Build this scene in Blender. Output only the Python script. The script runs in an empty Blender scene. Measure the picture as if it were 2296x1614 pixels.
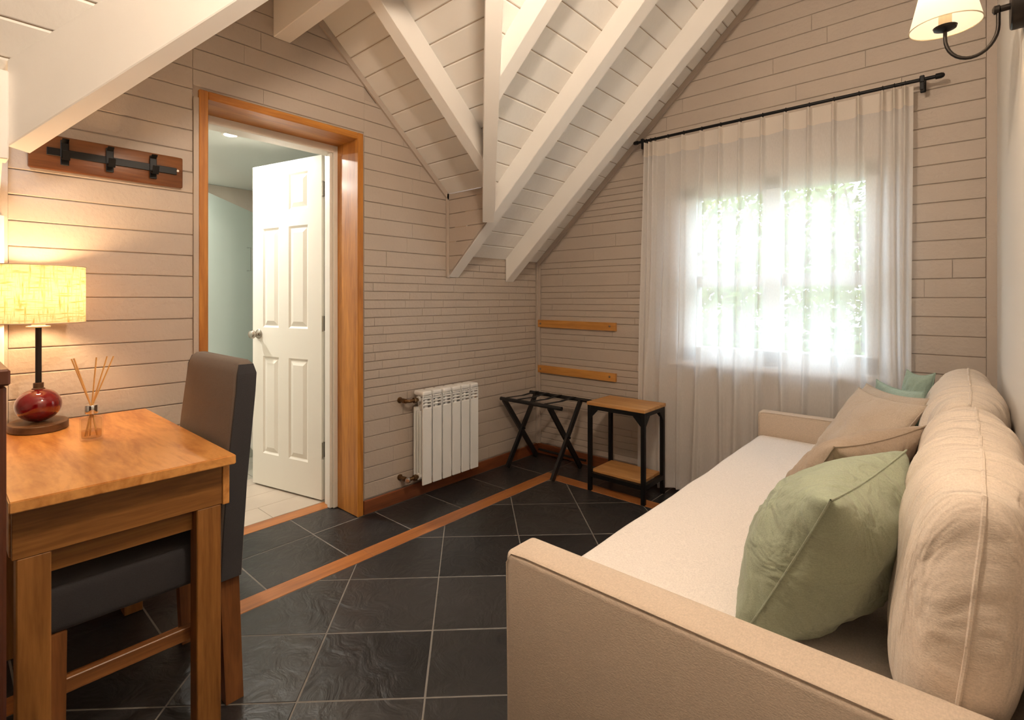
import bpy, bmesh, math, random
from mathutils import Vector, Matrix, noise
random.seed(7)
PI = math.pi
S = bpy.context.scene
COL = S.collection

# ------------------------------------------------------------------ camera
CAM = Vector((2.463, -3.212, 1.20)); YAW = math.radians(42.405)
FPX, CXP, HYP = 1148.5, 1107.1, 671.2          # focal length, principal column, horizon row (2296 x 1614 frame)
cd = bpy.data.cameras.new('camera'); cam = bpy.data.objects.new('camera', cd); COL.objects.link(cam)
cam.location = CAM; cam.rotation_euler = (PI/2, 0, YAW)
cd.sensor_width = 36; cd.lens = 36*FPX/2296
cd.shift_x = (1148-CXP)/2296; cd.shift_y = (HYP-807)/2296
cd.clip_start = .02
S.camera = cam
# ------------------------------------------------------------------ world, lights, exposure
w = bpy.data.worlds.new('sky'); S.world = w; w.use_nodes = True
bg = w.node_tree.nodes['Background']; bg.inputs[0].default_value = (.72, .86, 1.0, 1); bg.inputs[1].default_value = 6.0
S.view_settings.view_transform = 'Standard'; S.view_settings.look = 'None'
S.view_settings.gamma = 1; S.view_settings.use_curve_mapping = False
S.view_settings.exposure = 0.86
WARM = (1.0, .62, .31)
def point(name, loc, watts, col, r=.03):
    l = bpy.data.lights.new(name, 'POINT'); l.energy = watts; l.color = col; l.shadow_soft_size = r
    o = bpy.data.objects.new(name, l); COL.objects.link(o); o.location = loc; return o
def disc(name, loc, watts, col=(1.0, .95, .86), d=.07):
    l = bpy.data.lights.new(name, 'AREA'); l.shape = 'DISK'; l.size = d; l.energy = watts; l.color = col
    o = bpy.data.objects.new(name, l); COL.objects.link(o); o.location = loc; return o
pl = bpy.data.lights.new('window_portal', 'AREA'); pl.shape = 'RECTANGLE'; pl.size = 1.0; pl.size_y = 1.1
pl.cycles.is_portal = True
po = bpy.data.objects.new('window_portal', pl); COL.objects.link(po); po.location = (1.645, .14, 1.37); po.rotation_euler = (-PI/2, 0, 0)


# ------------------------------------------------------------------ materials
def M(name, col, rough=.6, metal=0, bump=0, bscale=40, var=0, vscale=6, spec=.5, **kw):
    m = bpy.data.materials.new(name); m.use_nodes = True; t = m.node_tree; b = t.nodes['Principled BSDF']
    b.inputs['Base Color'].default_value = (*col, 1); b.inputs['Roughness'].default_value = rough
    b.inputs['Metallic'].default_value = metal; b.inputs['Specular IOR Level'].default_value = spec
    for k, v in kw.items(): b.inputs[k.replace('_', ' ')].default_value = v
    tc = t.nodes.new('ShaderNodeTexCoord')
    if var:
        n = t.nodes.new('ShaderNodeTexNoise'); n.inputs['Scale'].default_value = vscale; n.inputs['Detail'].default_value = 5
        t.links.new(tc.outputs['Object'], n.inputs['Vector'])
        r = t.nodes.new('ShaderNodeMix'); r.data_type = 'RGBA'
        r.inputs[6].default_value = (*[c*(1-var) for c in col], 1); r.inputs[7].default_value = (*[min(1, c*(1+var)) for c in col], 1)
        t.links.new(n.outputs['Fac'], r.inputs[0]); t.links.new(r.outputs[2], b.inputs['Base Color'])
    if bump:
        n = t.nodes.new('ShaderNodeTexNoise'); n.inputs['Scale'].default_value = bscale; n.inputs['Detail'].default_value = 4
        t.links.new(tc.outputs['Object'], n.inputs['Vector'])
        bp = t.nodes.new('ShaderNodeBump'); bp.inputs['Strength'].default_value = bump; bp.inputs['Distance'].default_value = .01
        t.links.new(n.outputs['Fac'], bp.inputs['Height']); t.links.new(bp.outputs[0], b.inputs['Normal'])
    return m
def wood(name, c0, c1, axis=0, rough=.42, scale=9, stretch=14, contrast=(.3, .72), swirl=1.2, coat=0):
    m = bpy.data.materials.new(name); m.use_nodes = True; t = m.node_tree; b = t.nodes['Principled BSDF']
    tc = t.nodes.new('ShaderNodeTexCoord'); mp = t.nodes.new('ShaderNodeMapping')
    sc = [scale]*3; sc[axis] = scale/stretch; mp.inputs['Scale'].default_value = sc
    t.links.new(tc.outputs['Object'], mp.inputs['Vector'])
    n = t.nodes.new('ShaderNodeTexNoise'); n.inputs['Scale'].default_value = 1.3; n.inputs['Detail'].default_value = 6
    n.inputs['Distortion'].default_value = swirl; n.inputs['Roughness'].default_value = .6
    t.links.new(mp.outputs[0], n.inputs['Vector'])
    n2 = t.nodes.new('ShaderNodeTexNoise'); n2.inputs['Scale'].default_value = 12; n2.inputs['Detail'].default_value = 3
    t.links.new(mp.outputs[0], n2.inputs['Vector'])
    mx = t.nodes.new('ShaderNodeMath'); mx.operation = 'MULTIPLY_ADD'; mx.inputs[1].default_value = .35
    ad = t.nodes.new('ShaderNodeMath'); ad.operation = 'SUBTRACT'; ad.inputs[1].default_value = .175
    t.links.new(n2.outputs['Fac'], mx.inputs[0]); t.links.new(n.outputs['Fac'], mx.inputs[2]); t.links.new(mx.outputs[0], ad.inputs[0])
    r = t.nodes.new('ShaderNodeValToRGB'); r.color_ramp.elements[0].position = contrast[0]; r.color_ramp.elements[1].position = contrast[1]
    r.color_ramp.elements[0].color = (*c0, 1); r.color_ramp.elements[1].color = (*c1, 1)
    t.links.new(ad.outputs[0], r.inputs[0]); t.links.new(r.outputs[0], b.inputs['Base Color'])
    b.inputs['Roughness'].default_value = rough; b.inputs['Coat Weight'].default_value = coat; b.inputs['Coat Roughness'].default_value = .2
    bp = t.nodes.new('ShaderNodeBump'); bp.inputs['Strength'].default_value = .12; bp.inputs['Distance'].default_value = .003
    t.links.new(n2.outputs['Fac'], bp.inputs['Height']); t.links.new(bp.outputs[0], b.inputs['Normal'])
    return m
def fabric(name, col, wrinkle=.25, wscale=(9, 3, 9), weave=420, rough=.95, var=.10):
    m = bpy.data.materials.new(name); m.use_nodes = True; t = m.node_tree; b = t.nodes['Principled BSDF']
    b.inputs['Roughness'].default_value = rough; b.inputs['Specular IOR Level'].default_value = .15
    b.inputs['Sheen Weight'].default_value = .12; b.inputs['Sheen Roughness'].default_value = .6
    tc = t.nodes.new('ShaderNodeTexCoord')
    mp = t.nodes.new('ShaderNodeMapping'); mp.inputs['Scale'].default_value = (weave, weave*.35, weave)
    n = t.nodes.new('ShaderNodeTexNoise'); n.inputs['Scale'].default_value = 1; n.inputs['Detail'].default_value = 2
    t.links.new(tc.outputs['Object'], mp.inputs[0]); t.links.new(mp.outputs[0], n.inputs['Vector'])
    mp2 = t.nodes.new('ShaderNodeMapping'); mp2.inputs['Scale'].default_value = (weave*.35, weave, weave)
    n2 = t.nodes.new('ShaderNodeTexNoise'); n2.inputs['Scale'].default_value = 1; n2.inputs['Detail'].default_value = 2
    t.links.new(tc.outputs['Object'], mp2.inputs[0]); t.links.new(mp2.outputs[0], n2.inputs['Vector'])
    a = t.nodes.new('ShaderNodeMath'); a.operation = 'ADD'; t.links.new(n.outputs['Fac'], a.inputs[0]); t.links.new(n2.outputs['Fac'], a.inputs[1])
    r = t.nodes.new('ShaderNodeMapRange'); r.inputs[1].default_value = .7; r.inputs[2].default_value = 1.3
    t.links.new(a.outputs[0], r.inputs[0])
    mx = t.nodes.new('ShaderNodeMix'); mx.data_type = 'RGBA'
    mx.inputs[6].default_value = (*[c*(1-var) for c in col], 1); mx.inputs[7].default_value = (*[min(1, c*(1+var)) for c in col], 1)
    t.links.new(r.outputs[0], mx.inputs[0]); t.links.new(mx.outputs[2], b.inputs['Base Color'])
    bp = t.nodes.new('ShaderNodeBump'); bp.inputs['Strength'].default_value = .25; bp.inputs['Distance'].default_value = .0015
    t.links.new(a.outputs[0], bp.inputs['Height'])
    mp3 = t.nodes.new('ShaderNodeMapping'); mp3.inputs['Scale'].default_value = wscale
    n3 = t.nodes.new('ShaderNodeTexNoise'); n3.inputs['Scale'].default_value = 1; n3.inputs['Detail'].default_value = 3; n3.inputs['Distortion'].default_value = .8
    t.links.new(tc.outputs['Object'], mp3.inputs[0]); t.links.new(mp3.outputs[0], n3.inputs['Vector'])
    b2 = t.nodes.new('ShaderNodeBump'); b2.inputs['Strength'].default_value = wrinkle; b2.inputs['Distance'].default_value = .03
    t.links.new(n3.outputs['Fac'], b2.inputs['Height']); t.links.new(bp.outputs[0], b2.inputs['Normal']); t.links.new(b2.outputs[0], b.inputs['Normal'])
    return m
def slate(name, c0, c1):
    m = bpy.data.materials.new(name); m.use_nodes = True; t = m.node_tree; b = t.nodes['Principled BSDF']
    tc = t.nodes.new('ShaderNodeTexCoord'); oi = t.nodes.new('ShaderNodeObjectInfo')
    n = t.nodes.new('ShaderNodeTexNoise'); n.inputs['Scale'].default_value = 3.5; n.inputs['Detail'].default_value = 7
    t.links.new(tc.outputs['Object'], n.inputs['Vector'])
    ad = t.nodes.new('ShaderNodeMath'); ad.operation = 'MULTIPLY_ADD'; ad.inputs[1].default_value = .5
    t.links.new(oi.outputs['Random'], ad.inputs[0]); t.links.new(n.outputs['Fac'], ad.inputs[2])
    r = t.nodes.new('ShaderNodeMapRange'); r.inputs[1].default_value = .4; r.inputs[2].default_value = 1.1; t.links.new(ad.outputs[0], r.inputs[0])
    mx = t.nodes.new('ShaderNodeMix'); mx.data_type = 'RGBA'; mx.inputs[6].default_value = (*c0, 1); mx.inputs[7].default_value = (*c1, 1)
    t.links.new(r.outputs[0], mx.inputs[0]); t.links.new(mx.outputs[2], b.inputs['Base Color'])
    b.inputs['Roughness'].default_value = .34; b.inputs['Specular IOR Level'].default_value = .5
    n2 = t.nodes.new('ShaderNodeTexNoise'); n2.inputs['Scale'].default_value = 9; n2.inputs['Detail'].default_value = 8; n2.inputs['Distortion'].default_value = 1.5
    t.links.new(tc.outputs['Object'], n2.inputs['Vector'])
    bp = t.nodes.new('ShaderNodeBump'); bp.inputs['Strength'].default_value = .45; bp.inputs['Distance'].default_value = .012
    t.links.new(n2.outputs['Fac'], bp.inputs['Height']); t.links.new(bp.outputs[0], b.inputs['Normal'])
    return m
def sheer(name, col, clear):
    m = bpy.data.materials.new(name); m.use_nodes = True; t = m.node_tree; t.nodes.remove(t.nodes['Principled BSDF'])
    out = t.nodes['Material Output']
    tr = t.nodes.new('ShaderNodeBsdfTransparent'); tl = t.nodes.new('ShaderNodeBsdfTranslucent'); df = t.nodes.new('ShaderNodeBsdfDiffuse')
    tl.inputs[0].default_value = (*col, 1); df.inputs[0].default_value = (*col, 1)
    a = t.nodes.new('ShaderNodeMixShader'); a.inputs[0].default_value = .55; t.links.new(tl.outputs[0], a.inputs[1]); t.links.new(df.outputs[0], a.inputs[2])
    tc = t.nodes.new('ShaderNodeTexCoord'); mp = t.nodes.new('ShaderNodeMapping'); mp.inputs['Scale'].default_value = (260, 260, 60)
    n = t.nodes.new('ShaderNodeTexNoise'); n.inputs['Scale'].default_value = 1
    t.links.new(tc.outputs['Object'], mp.inputs[0]); t.links.new(mp.outputs[0], n.inputs['Vector'])
    r = t.nodes.new('ShaderNodeMapRange'); r.inputs[3].default_value = clear*.75; r.inputs[4].default_value = clear*1.25
    t.links.new(n.outputs['Fac'], r.inputs[0])
    b = t.nodes.new('ShaderNodeMixShader'); t.links.new(r.outputs[0], b.inputs[0]); t.links.new(a.outputs[0], b.inputs[1]); t.links.new(tr.outputs[0], b.inputs[2])
    t.links.new(b.outputs[0], out.inputs[0]); return m
def pane(name, tint, clear=.9, rough=.0):
    m = bpy.data.materials.new(name); m.use_nodes = True; t = m.node_tree; t.nodes.remove(t.nodes['Principled BSDF'])
    out = t.nodes['Material Output']; tr = t.nodes.new('ShaderNodeBsdfTransparent'); tr.inputs[0].default_value = (*tint, 1)
    g = t.nodes.new('ShaderNodeBsdfGlossy'); g.inputs['Roughness'].default_value = rough
    lw = t.nodes.new('ShaderNodeLayerWeight'); lw.inputs[0].default_value = .35; fr = t.nodes.new('ShaderNodeMath'); fr.operation = 'MULTIPLY_ADD'; fr.inputs[1].default_value = .45; fr.inputs[2].default_value = .03; pw = t.nodes.new('ShaderNodeMath'); pw.operation = 'POWER'; pw.inputs[1].default_value = 3; t.links.new(lw.outputs['Facing'], pw.inputs[0]); t.links.new(pw.outputs[0], fr.inputs[0])
    a = t.nodes.new('ShaderNodeMixShader'); t.links.new(fr.outputs[0], a.inputs[0]); t.links.new(tr.outputs[0], a.inputs[1]); t.links.new(g.outputs[0], a.inputs[2])
    if clear < .89:
        d = t.nodes.new('ShaderNodeBsdfDiffuse'); d.inputs[0].default_value = (*tint, 1)
        c = t.nodes.new('ShaderNodeMixShader'); c.inputs[0].default_value = clear
        t.links.new(d.outputs[0], c.inputs[1]); t.links.new(a.outputs[0], c.inputs[2]); a = c
    t.links.new(a.outputs[0], out.inputs[0]); return m
def shade_mat(name, col, glow, weave=True):
    m = bpy.data.materials.new(name); m.use_nodes = True; t = m.node_tree; t.nodes.remove(t.nodes['Principled BSDF'])
    out = t.nodes['Material Output']
    tl = t.nodes.new('ShaderNodeBsdfTranslucent'); df = t.nodes.new('ShaderNodeBsdfDiffuse')
    mixc = t.nodes.new('ShaderNodeMix'); mixc.data_type = 'RGBA'
    mixc.inputs[6].default_value = (*col, 1); mixc.inputs[7].default_value = (*[c*k for c, k in zip(col, (.78, .52, .26))], 1)
    if weave:
        tc = t.nodes.new('ShaderNodeTexCoord'); fs = []
        for sc in ((160, 160, 18), (18, 18, 200)):
            mp = t.nodes.new('ShaderNodeMapping'); mp.inputs['Scale'].default_value = sc
            n = t.nodes.new('ShaderNodeTexNoise'); n.inputs['Scale'].default_value = 1; n.inputs['Detail'].default_value = 3
            t.links.new(tc.outputs['Object'], mp.inputs[0]); t.links.new(mp.outputs[0], n.inputs['Vector']); fs.append(n)
        mxx = t.nodes.new('ShaderNodeMath'); mxx.operation = 'MAXIMUM'; t.links.new(fs[0].outputs['Fac'], mxx.inputs[0]); t.links.new(fs[1].outputs['Fac'], mxx.inputs[1])
        r = t.nodes.new('ShaderNodeMapRange'); r.inputs[1].default_value = .50; r.inputs[2].default_value = .70
        t.links.new(mxx.outputs[0], r.inputs[0]); t.links.new(r.outputs[0], mixc.inputs[0])
    else: mixc.inputs[0].default_value = .0
    t.links.new(mixc.outputs[2], tl.inputs[0]); t.links.new(mixc.outputs[2], df.inputs[0])
    a = t.nodes.new('ShaderNodeMixShader'); a.inputs[0].default_value = .4; t.links.new(tl.outputs[0], a.inputs[1]); t.links.new(df.outputs[0], a.inputs[2])
    em = t.nodes.new('ShaderNodeEmission'); t.links.new(mixc.outputs[2], em.inputs[0]); em.inputs[1].default_value = glow
    ad = t.nodes.new('ShaderNodeAddShader'); t.links.new(a.outputs[0], ad.inputs[0]); t.links.new(em.outputs[0], ad.inputs[1])
    t.links.new(ad.outputs[0], out.inputs[0]); return m
def emit(name, col, s):
    m = bpy.data.materials.new(name); m.use_nodes = True; t = m.node_tree; b = t.nodes['Principled BSDF']
    b.inputs['Base Color'].default_value = (*col, 1); b.inputs['Emission Color'].default_value = (*col, 1); b.inputs['Emission Strength'].default_value = s; return m

WALL = M('taupe_wall_paint', (.49, .415, .355), .55, bump=.25, bscale=60, var=.05, vscale=5)
WALLB = M('joint_paint', (.46, .385, .325), .8)
PLASTER = M('white_plaster', (.72, .67, .61), .7, bump=.08, bscale=30)
CEIL = M('white_plank_paint', (.88, .86, .83), .5, bump=.2, bscale=25, var=.03)
BEAM = M('white_beam_paint', (.88, .85, .82), .45, bump=.1, bscale=18, var=.03)
CEILB = M('plank_joint', (.45, .36, .28), .9)
PINE = wood('varnished_pine', (.33, .105, .012), (.62, .26, .042), 2, .45, 9, 10, coat=.08)
PINEY = wood('varnished_pine_head', (.33, .105, .012), (.62, .26, .042), 1, .45, 9, 10, coat=.08)
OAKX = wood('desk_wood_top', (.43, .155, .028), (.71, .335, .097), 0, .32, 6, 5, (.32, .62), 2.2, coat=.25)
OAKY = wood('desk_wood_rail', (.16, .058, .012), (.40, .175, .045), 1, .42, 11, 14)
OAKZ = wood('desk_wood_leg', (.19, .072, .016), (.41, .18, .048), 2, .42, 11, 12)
CHWOOD = wood('chair_leg_wood', (.13, .045, .014), (.30, .115, .036), 2, .38, 12, 12)
CHWOODY = wood('chair_rail_wood', (.13, .045, .014), (.32, .13, .04), 1, .38, 12, 12)
STRIPY = wood('floor_strip_wood', (.27, .085, .022), (.50, .19, .052), 1, .32, 12, 14)
STRIPX = wood('floor_strip_wood_cross', (.27, .085, .022), (.50, .19, .052), 0, .32, 12, 14)
BASEY = wood('baseboard_wood', (.13, .038, .014), (.27, .085, .03), 1, .35, 10, 12)
BASEX = wood('baseboard_wood_back', (.13, .038, .014), (.27, .085, .03), 0, .35, 10, 12)
HOOKW = wood('hook_board_wood', (.11, .034, .008), (.24, .085, .022), 1, .35, 12, 12)
RAILW = wood('wall_rail_wood', (.42, .17, .035), (.66, .32, .08), 0, .4, 10, 12)
TABW = wood('table_board_wood', (.40, .18, .05), (.62, .33, .12), 0, .4, 10, 9)
LBASE = wood('lamp_base_wood', (.07, .03, .013), (.17, .08, .033), 1, .4, 10, 10)
DARKW = wood('dark_red_wood', (.045, .012, .006), (.12, .035, .014), 2, .35, 9, 10)
SLATE = slate('black_slate', (.010, .0105, .012), (.036, .034, .034))
GROUT = M('grey_grout', (.21, .19, .17), .9)
LINENLIT = fabric('beige_linen_daylit', (.80, .73, .68), .12)  # seat cover: same cloth as the arms, window daylight lightened into its colour
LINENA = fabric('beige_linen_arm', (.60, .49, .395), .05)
CUSH = fabric('beige_cushion_linen', (.69, .585, .49), 1.0, (4, 15, 4))
SAGE = fabric('sage_green_cotton', (.33, .37, .27), .9, (10, 9, 10))
MINT = fabric('mint_green_cotton', (.33, .44, .38), .5, (12, 12, 12))
TAN = fabric('tan_cotton', (.37, .285, .215), .5, (12, 10, 12))
SAND = fabric('sand_cotton', (.48, .395, .315), .4, (12, 10, 12))
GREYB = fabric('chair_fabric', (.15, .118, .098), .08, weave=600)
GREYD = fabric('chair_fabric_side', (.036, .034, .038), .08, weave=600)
BLACK = M('black_metal', (.012, .012, .013), .45, .6)
BLACKW = M('black_painted_wood', (.010, .010, .011), .4)
STRAP = M('black_webbing', (.012, .012, .013), .9, bump=.3, bscale=300)
IRON = M('dark_iron', (.03, .025, .022), .4, .8)
RADW = M('radiator_enamel', (.84, .84, .83), .3)
BRASS = M('aged_brass', (.20, .11, .05), .35, .9, var=.3, vscale=60)
CHROME = M('chrome', (.75, .75, .76), .12, 1)
NICKEL = M('brushed_nickel', (.45, .41, .36), .25, 1)
DOORW = M('door_white', (.82, .78, .70), .4)
FRAMEW = M('frame_white', (.80, .76, .69), .4)
WINW = M('window_white', (.80, .80, .80), .4)
RED = M('red_glaze', (.17, .004, .006), .08, Coat_Weight=1.0, Coat_Roughness=.03)
STEM = M('lamp_stem_bronze', (.035, .028, .024), .35, .5)
SHADE = shade_mat('linen_lamp_shade', (.27, .205, .125), .4)
SHADES = shade_mat('sconce_shade', (.64, .53, .39), .6, False)
BULB = emit('bulb_glow', (1.0, .75, .45), 12)
SOCK = M('socket_cream', (.75, .62, .45), .5)
SHEER = sheer('sheer_curtain', (.95, .93, .92), .24)
SHEERH = sheer('curtain_heading', (.90, .84, .78), .06)
GLASS = pane('window_glass', (.98, .99, .98))
SHOWER = pane('shower_glass', (.90, .98, .94), .28, .02)
BGLASS = pane('bottle_glass', (.96, .97, .97))
LIQ = pane('scent_liquid', (.90, .78, .64))
REED = M('reed', (.72, .38, .12), .6)
BTILE = M('bathroom_plank_tile', (.50, .42, .34), .3, var=.18, vscale=4)
BTILE2 = M('bathroom_grey_tile', (.36, .33, .27), .3, var=.1, vscale=5)
BWALL = M('bathroom_wall', (.70, .72, .66), .4)
BCEIL = M('bathroom_ceiling', (.70, .74, .70), .5)
MARBLE = M('marble_tile', (.52, .45, .38), .25, var=.22, vscale=5)
PORC = M('porcelain', (.85, .86, .85), .1)
SPOT = emit('downlight_glow', (1.0, .95, .85), 22)
LEAF = M('leaf', (.16, .24, .06), .5, var=.3, vscale=3)
LEAF2 = M('yellow_leaf', (.32, .30, .09), .5, var=.3, vscale=3)
BARK = M('bark', (.10, .07, .05), .9)
LAWN = M('lawn', (.06, .09, .03), .9, var=.3, vscale=2)

# ------------------------------------------------------------------ helpers
def link(o, parent=None):
    COL.objects.link(o)
    if parent is not None:
        o.parent = parent; o.matrix_parent_inverse = Matrix.Translation(-parent.location)
    return o
def tag(o, label, cat, group=None, kind=None):
    o['label'] = label; o['category'] = cat
    if group: o['group'] = group
    if kind: o['kind'] = kind
    return o
def thing(name, loc, label, cat, group=None, kind=None):
    o = bpy.data.objects.new(name, None); o.location = loc; o.empty_display_size = .05
    link(o); return tag(o, label, cat, group, kind)
class MB:
    def __init__(s): s.v = []; s.f = []
    def add(s, vs, fs):
        k = len(s.v); s.v += [tuple(p) for p in vs]; s.f += [tuple(i+k for i in f) for f in fs]; return s
    def box(s, lo, hi, bev=0, seg=1):
        bm = bmesh.new(); bmesh.ops.create_cube(bm, size=1)
        for v in bm.verts:
            v.co = Vector([lo[i]+(hi[i]-lo[i])*(v.co[i]+.5) for i in range(3)])
        if bev: bmesh.ops.bevel(bm, geom=bm.edges[:], offset=bev, segments=seg, profile=.5, affect='EDGES')
        return s.take(bm)
    def take(s, bm):
        bm.verts.index_update(); s.add([v.co for v in bm.verts], [[v.index for v in f.verts] for f in bm.faces]); bm.free(); return s
    def hexa(s, b, t):                      # bottom ring, top ring of same length
        n = len(b); fs = [tuple(range(n))[::-1], tuple(range(n, 2*n))] + [(i, (i+1) % n, n+(i+1) % n, n+i) for i in range(n)]
        return s.add(list(b)+list(t), fs)
    def tube(s, pts, r, n=10, cap=True):
        pts = [Vector(p) for p in pts]; rs = r if isinstance(r, (list, tuple)) else [r]*len(pts)
        vs = []; fs = []; pr = None
        for i, p in enumerate(pts):
            d = (pts[min(i+1, len(pts)-1)]-pts[max(i-1, 0)]).normalized()
            if pr is None: a = d.orthogonal().normalized()
            else: a = (pr-d*pr.dot(d)).normalized()
            pr = a; b = d.cross(a)
            vs += [p+(a*math.cos(2*PI*k/n)+b*math.sin(2*PI*k/n))*rs[i] for k in range(n)]
        for i in range(len(pts)-1):
            fs += [(i*n+k, i*n+(k+1) % n, (i+1)*n+(k+1) % n, (i+1)*n+k) for k in range(n)]
        if cap: fs += [tuple(range(n))[::-1], tuple(range((len(pts)-1)*n, len(pts)*n))]
        return s.add(vs, fs)
    def lathe(s, prof, c, axis=(0, 0, 1), n=32, sx=1, sy=1, cap=True):
        ax = Vector(axis).normalized(); a = ax.orthogonal().normalized()
        if abs(ax.z) > .99: a = Vector((1, 0, 0))
        b = ax.cross(a); c = Vector(c); vs = []
        for r, h in prof: vs += [c+ax*h+(a*math.cos(2*PI*k/n)*sx+b*math.sin(2*PI*k/n)*sy)*max(r, 1e-4) for k in range(n)]
        fs = [(i*n+k, i*n+(k+1) % n, (i+1)*n+(k+1) % n, (i+1)*n+k) for i in range(len(prof)-1) for k in range(n)]
        if cap: fs += [tuple(range(n))[::-1], tuple(range((len(prof)-1)*n, len(prof)*n))]
        return s.add(vs, fs)
    def bar(s, p, q, w, h, up=(0, 0, 1)):   # rectangular bar from p to q
        p = Vector(p); q = Vector(q); d = (q-p).normalized(); u = Vector(up); u = (u-d*u.dot(d)).normalized(); r = d.cross(u)
        ring = lambda o: [o+r*w/2*a+u*h/2*b for a, b in ((-1, -1), (1, -1), (1, 1), (-1, 1))]
        return s.hexa(ring(p), ring(q))
    def build(s, name, mat, parent=None, smooth=False, autosmooth=None):
        me = bpy.data.meshes.new(name); me.from_pydata(s.v, [], s.f); me.materials.append(mat)
        bm = bmesh.new(); bm.from_mesh(me); bmesh.ops.recalc_face_normals(bm, faces=bm.faces[:]); bm.to_mesh(me); bm.free()
        o = bpy.data.objects.new(name, me)
        if smooth or autosmooth:
            for p in me.polygons: p.use_smooth = True
            if autosmooth: me.set_sharp_from_angle(angle=math.radians(autosmooth))
        return link(o, parent)
def box(name, lo, hi, mat, parent=None, bev=0, seg=1):
    return MB().box(lo, hi, bev, seg).build(name, mat, parent, smooth=False, autosmooth=35 if seg > 1 else None)
def clip(poly, a, b, c):                    # keep a*u+b*v <= c
    out = []; n = len(poly)
    for i in range(n):
        p, q = poly[i], poly[(i+1) % n]; dp = a*p[0]+b*p[1]-c; dq = a*q[0]+b*q[1]-c
        if dp <= 0: out.append(p)
        if dp*dq < 0:
            t = dp/(dp-dq); out.append((p[0]+(q[0]-p[0])*t, p[1]+(q[1]-p[1])*t))
    r = []
    for p in out:
        if not r or (abs(p[0]-r[-1][0])+abs(p[1]-r[-1][1])) > 1e-4: r.append(p)
    if len(r) > 1 and abs(r[0][0]-r[-1][0])+abs(r[0][1]-r[-1][1]) < 1e-4: r.pop()
    return r
def area(p): return abs(sum(p[i][0]*p[(i+1) % len(p)][1]-p[(i+1) % len(p)][0]*p[i][1] for i in range(len(p))))/2
def inset(p, c):
    n = len(p); sgn = 1 if sum(p[i][0]*p[(i+1) % n][1]-p[(i+1) % n][0]*p[i][1] for i in range(n)) > 0 else -1
    out = []
    for i in range(n):
        a, b, d = Vector(p[i-1]), Vector(p[i]), Vector(p[(i+1) % n])
        e1 = (b-a).normalized(); e2 = (d-b).normalized()
        n1 = Vector((-e1.y, e1.x))*sgn; n2 = Vector((-e2.y, e2.x))*sgn
        k = 1+n1.dot(n2); m = (n1+n2)/k if k > .2 else n1
        out.append(tuple(b+m*c))
    return out
def piece(name, poly, O, U, V, N, d, mat, parent, cham=.003, back=0.0, cu=None):
    if len(poly) < 3 or area(poly) < 2e-4: return None
    O, U, V, N = Vector(O), Vector(U), Vector(V), Vector(N)
    ins = inset(poly, cham)
    if area(ins) < .3*area(poly): ins = poly
    if cu is not None and len(poly) == 4 and abs(poly[0][1]-poly[1][1]) < 1e-6 and abs(poly[2][1]-poly[3][1]) < 1e-6 and abs(poly[0][0]-poly[3][0]) < 1e-6 and abs(poly[1][0]-poly[2][0]) < 1e-6:
        ins = [(poly[0][0]+cu, ins[0][1]), (poly[1][0]-cu, ins[1][1]), (poly[2][0]-cu, ins[2][1]), (poly[3][0]+cu, ins[3][1])]
    n = len(poly); P = lambda q, h: O+U*q[0]+V*q[1]+N*h
    vs = [P(q, back) for q in poly]+[P(q, d-cham) for q in poly]+[P(q, d) for q in ins]
    fs = [(i, (i+1) % n, n+(i+1) % n, n+i) for i in range(n)]+[(n+i, n+(i+1) % n, 2*n+(i+1) % n, 2*n+i) for i in range(n)]
    fs += [tuple(range(2*n, 3*n)), tuple(range(n))[::-1]]
    return MB().add(vs, fs).build(name, mat, parent)
def rect(u0, u1, v0, v1): return [(u0, v0), (u1, v0), (u1, v1), (u0, v1)]
def cuts(a, b, lo, hi):
    xs = [a]; x = a+random.uniform(.3, 1)*random.uniform(lo, hi)
    while x < b-lo*.45: xs.append(x); x += random.uniform(lo, hi)
    xs.append(b); return xs

# ------------------------------------------------------------------ room dimensions
XR = 2.58; YF = -5.4                       # right wall, wall behind the camera
S1 = .93; K = 1.49                         # main roof slope: z = K + S1*x
YC, ZE, S2 = -.961, 1.883, .87             # door dormer: right cheek, eave height, right slope
YL = -3.06; YR = -2.04; ZR = ZE+S2*(YC-YR); S3 = (ZR-ZE)/(YR-YL); XE = (ZE-K)/S1; XV = (ZR-K)/S1
p1 = lambda x: K+S1*x
p2 = lambda y: ZE+S2*(YC-y)
p3 = lambda y: ZE+S3*(y-YL)

# ------------------------------------------------------------------ floor
fl = tag(box('floor', (-.34, YF-.2, -.12), (XR+.2, .2, -.0018), GROUT), 'black slate tile floor with a wooden border strip', 'floor', kind='structure')
G = .002
FO, FU, FV, FN = (0, 0, -.008), (1, 0, 0), (0, 1, 0), (0, 0, 1)
SX0, SX1 = .34, .432                       # border strip along the left wall
SY1, SY0 = -.33, -.425                     # border strip along the back wall
def tile(poly, jit=.0015):
    piece('tile', poly, FO, FU, FV, FN, .008+random.uniform(-jit, 0), SLATE, fl, .0018)
ys = [0, -.385, -.768, -1.16, -1.527, -1.90, -2.28, -2.66, -3.04, -3.42, -3.8, -4.2, -4.6, -5.0, YF]
for a, b in zip(ys, ys[1:]): tile(rect(.012+G, SX0-G, b+G, a-G))
xs = [SX0, .72, 1.10, 1.48, 1.86, 2.24, XR]
for a, b in zip(xs, xs[1:]): tile(rect(a+G, b-G, SY1+G, -.012-G))
for a, b in ((-2.40, -1.90), (-1.90, -1.622)): tile(rect(-.235, .012-G, a+G, b-G))
us = [.095+.381*k for k in range(-9, 9)]
vs_ = [-2.46-.365*k for k in range(5, 0, -1)]+[-2.46, -2.145, -1.79, -1.415, -1.02, -.64, -.26]
R2 = math.sqrt(.5)
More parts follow.
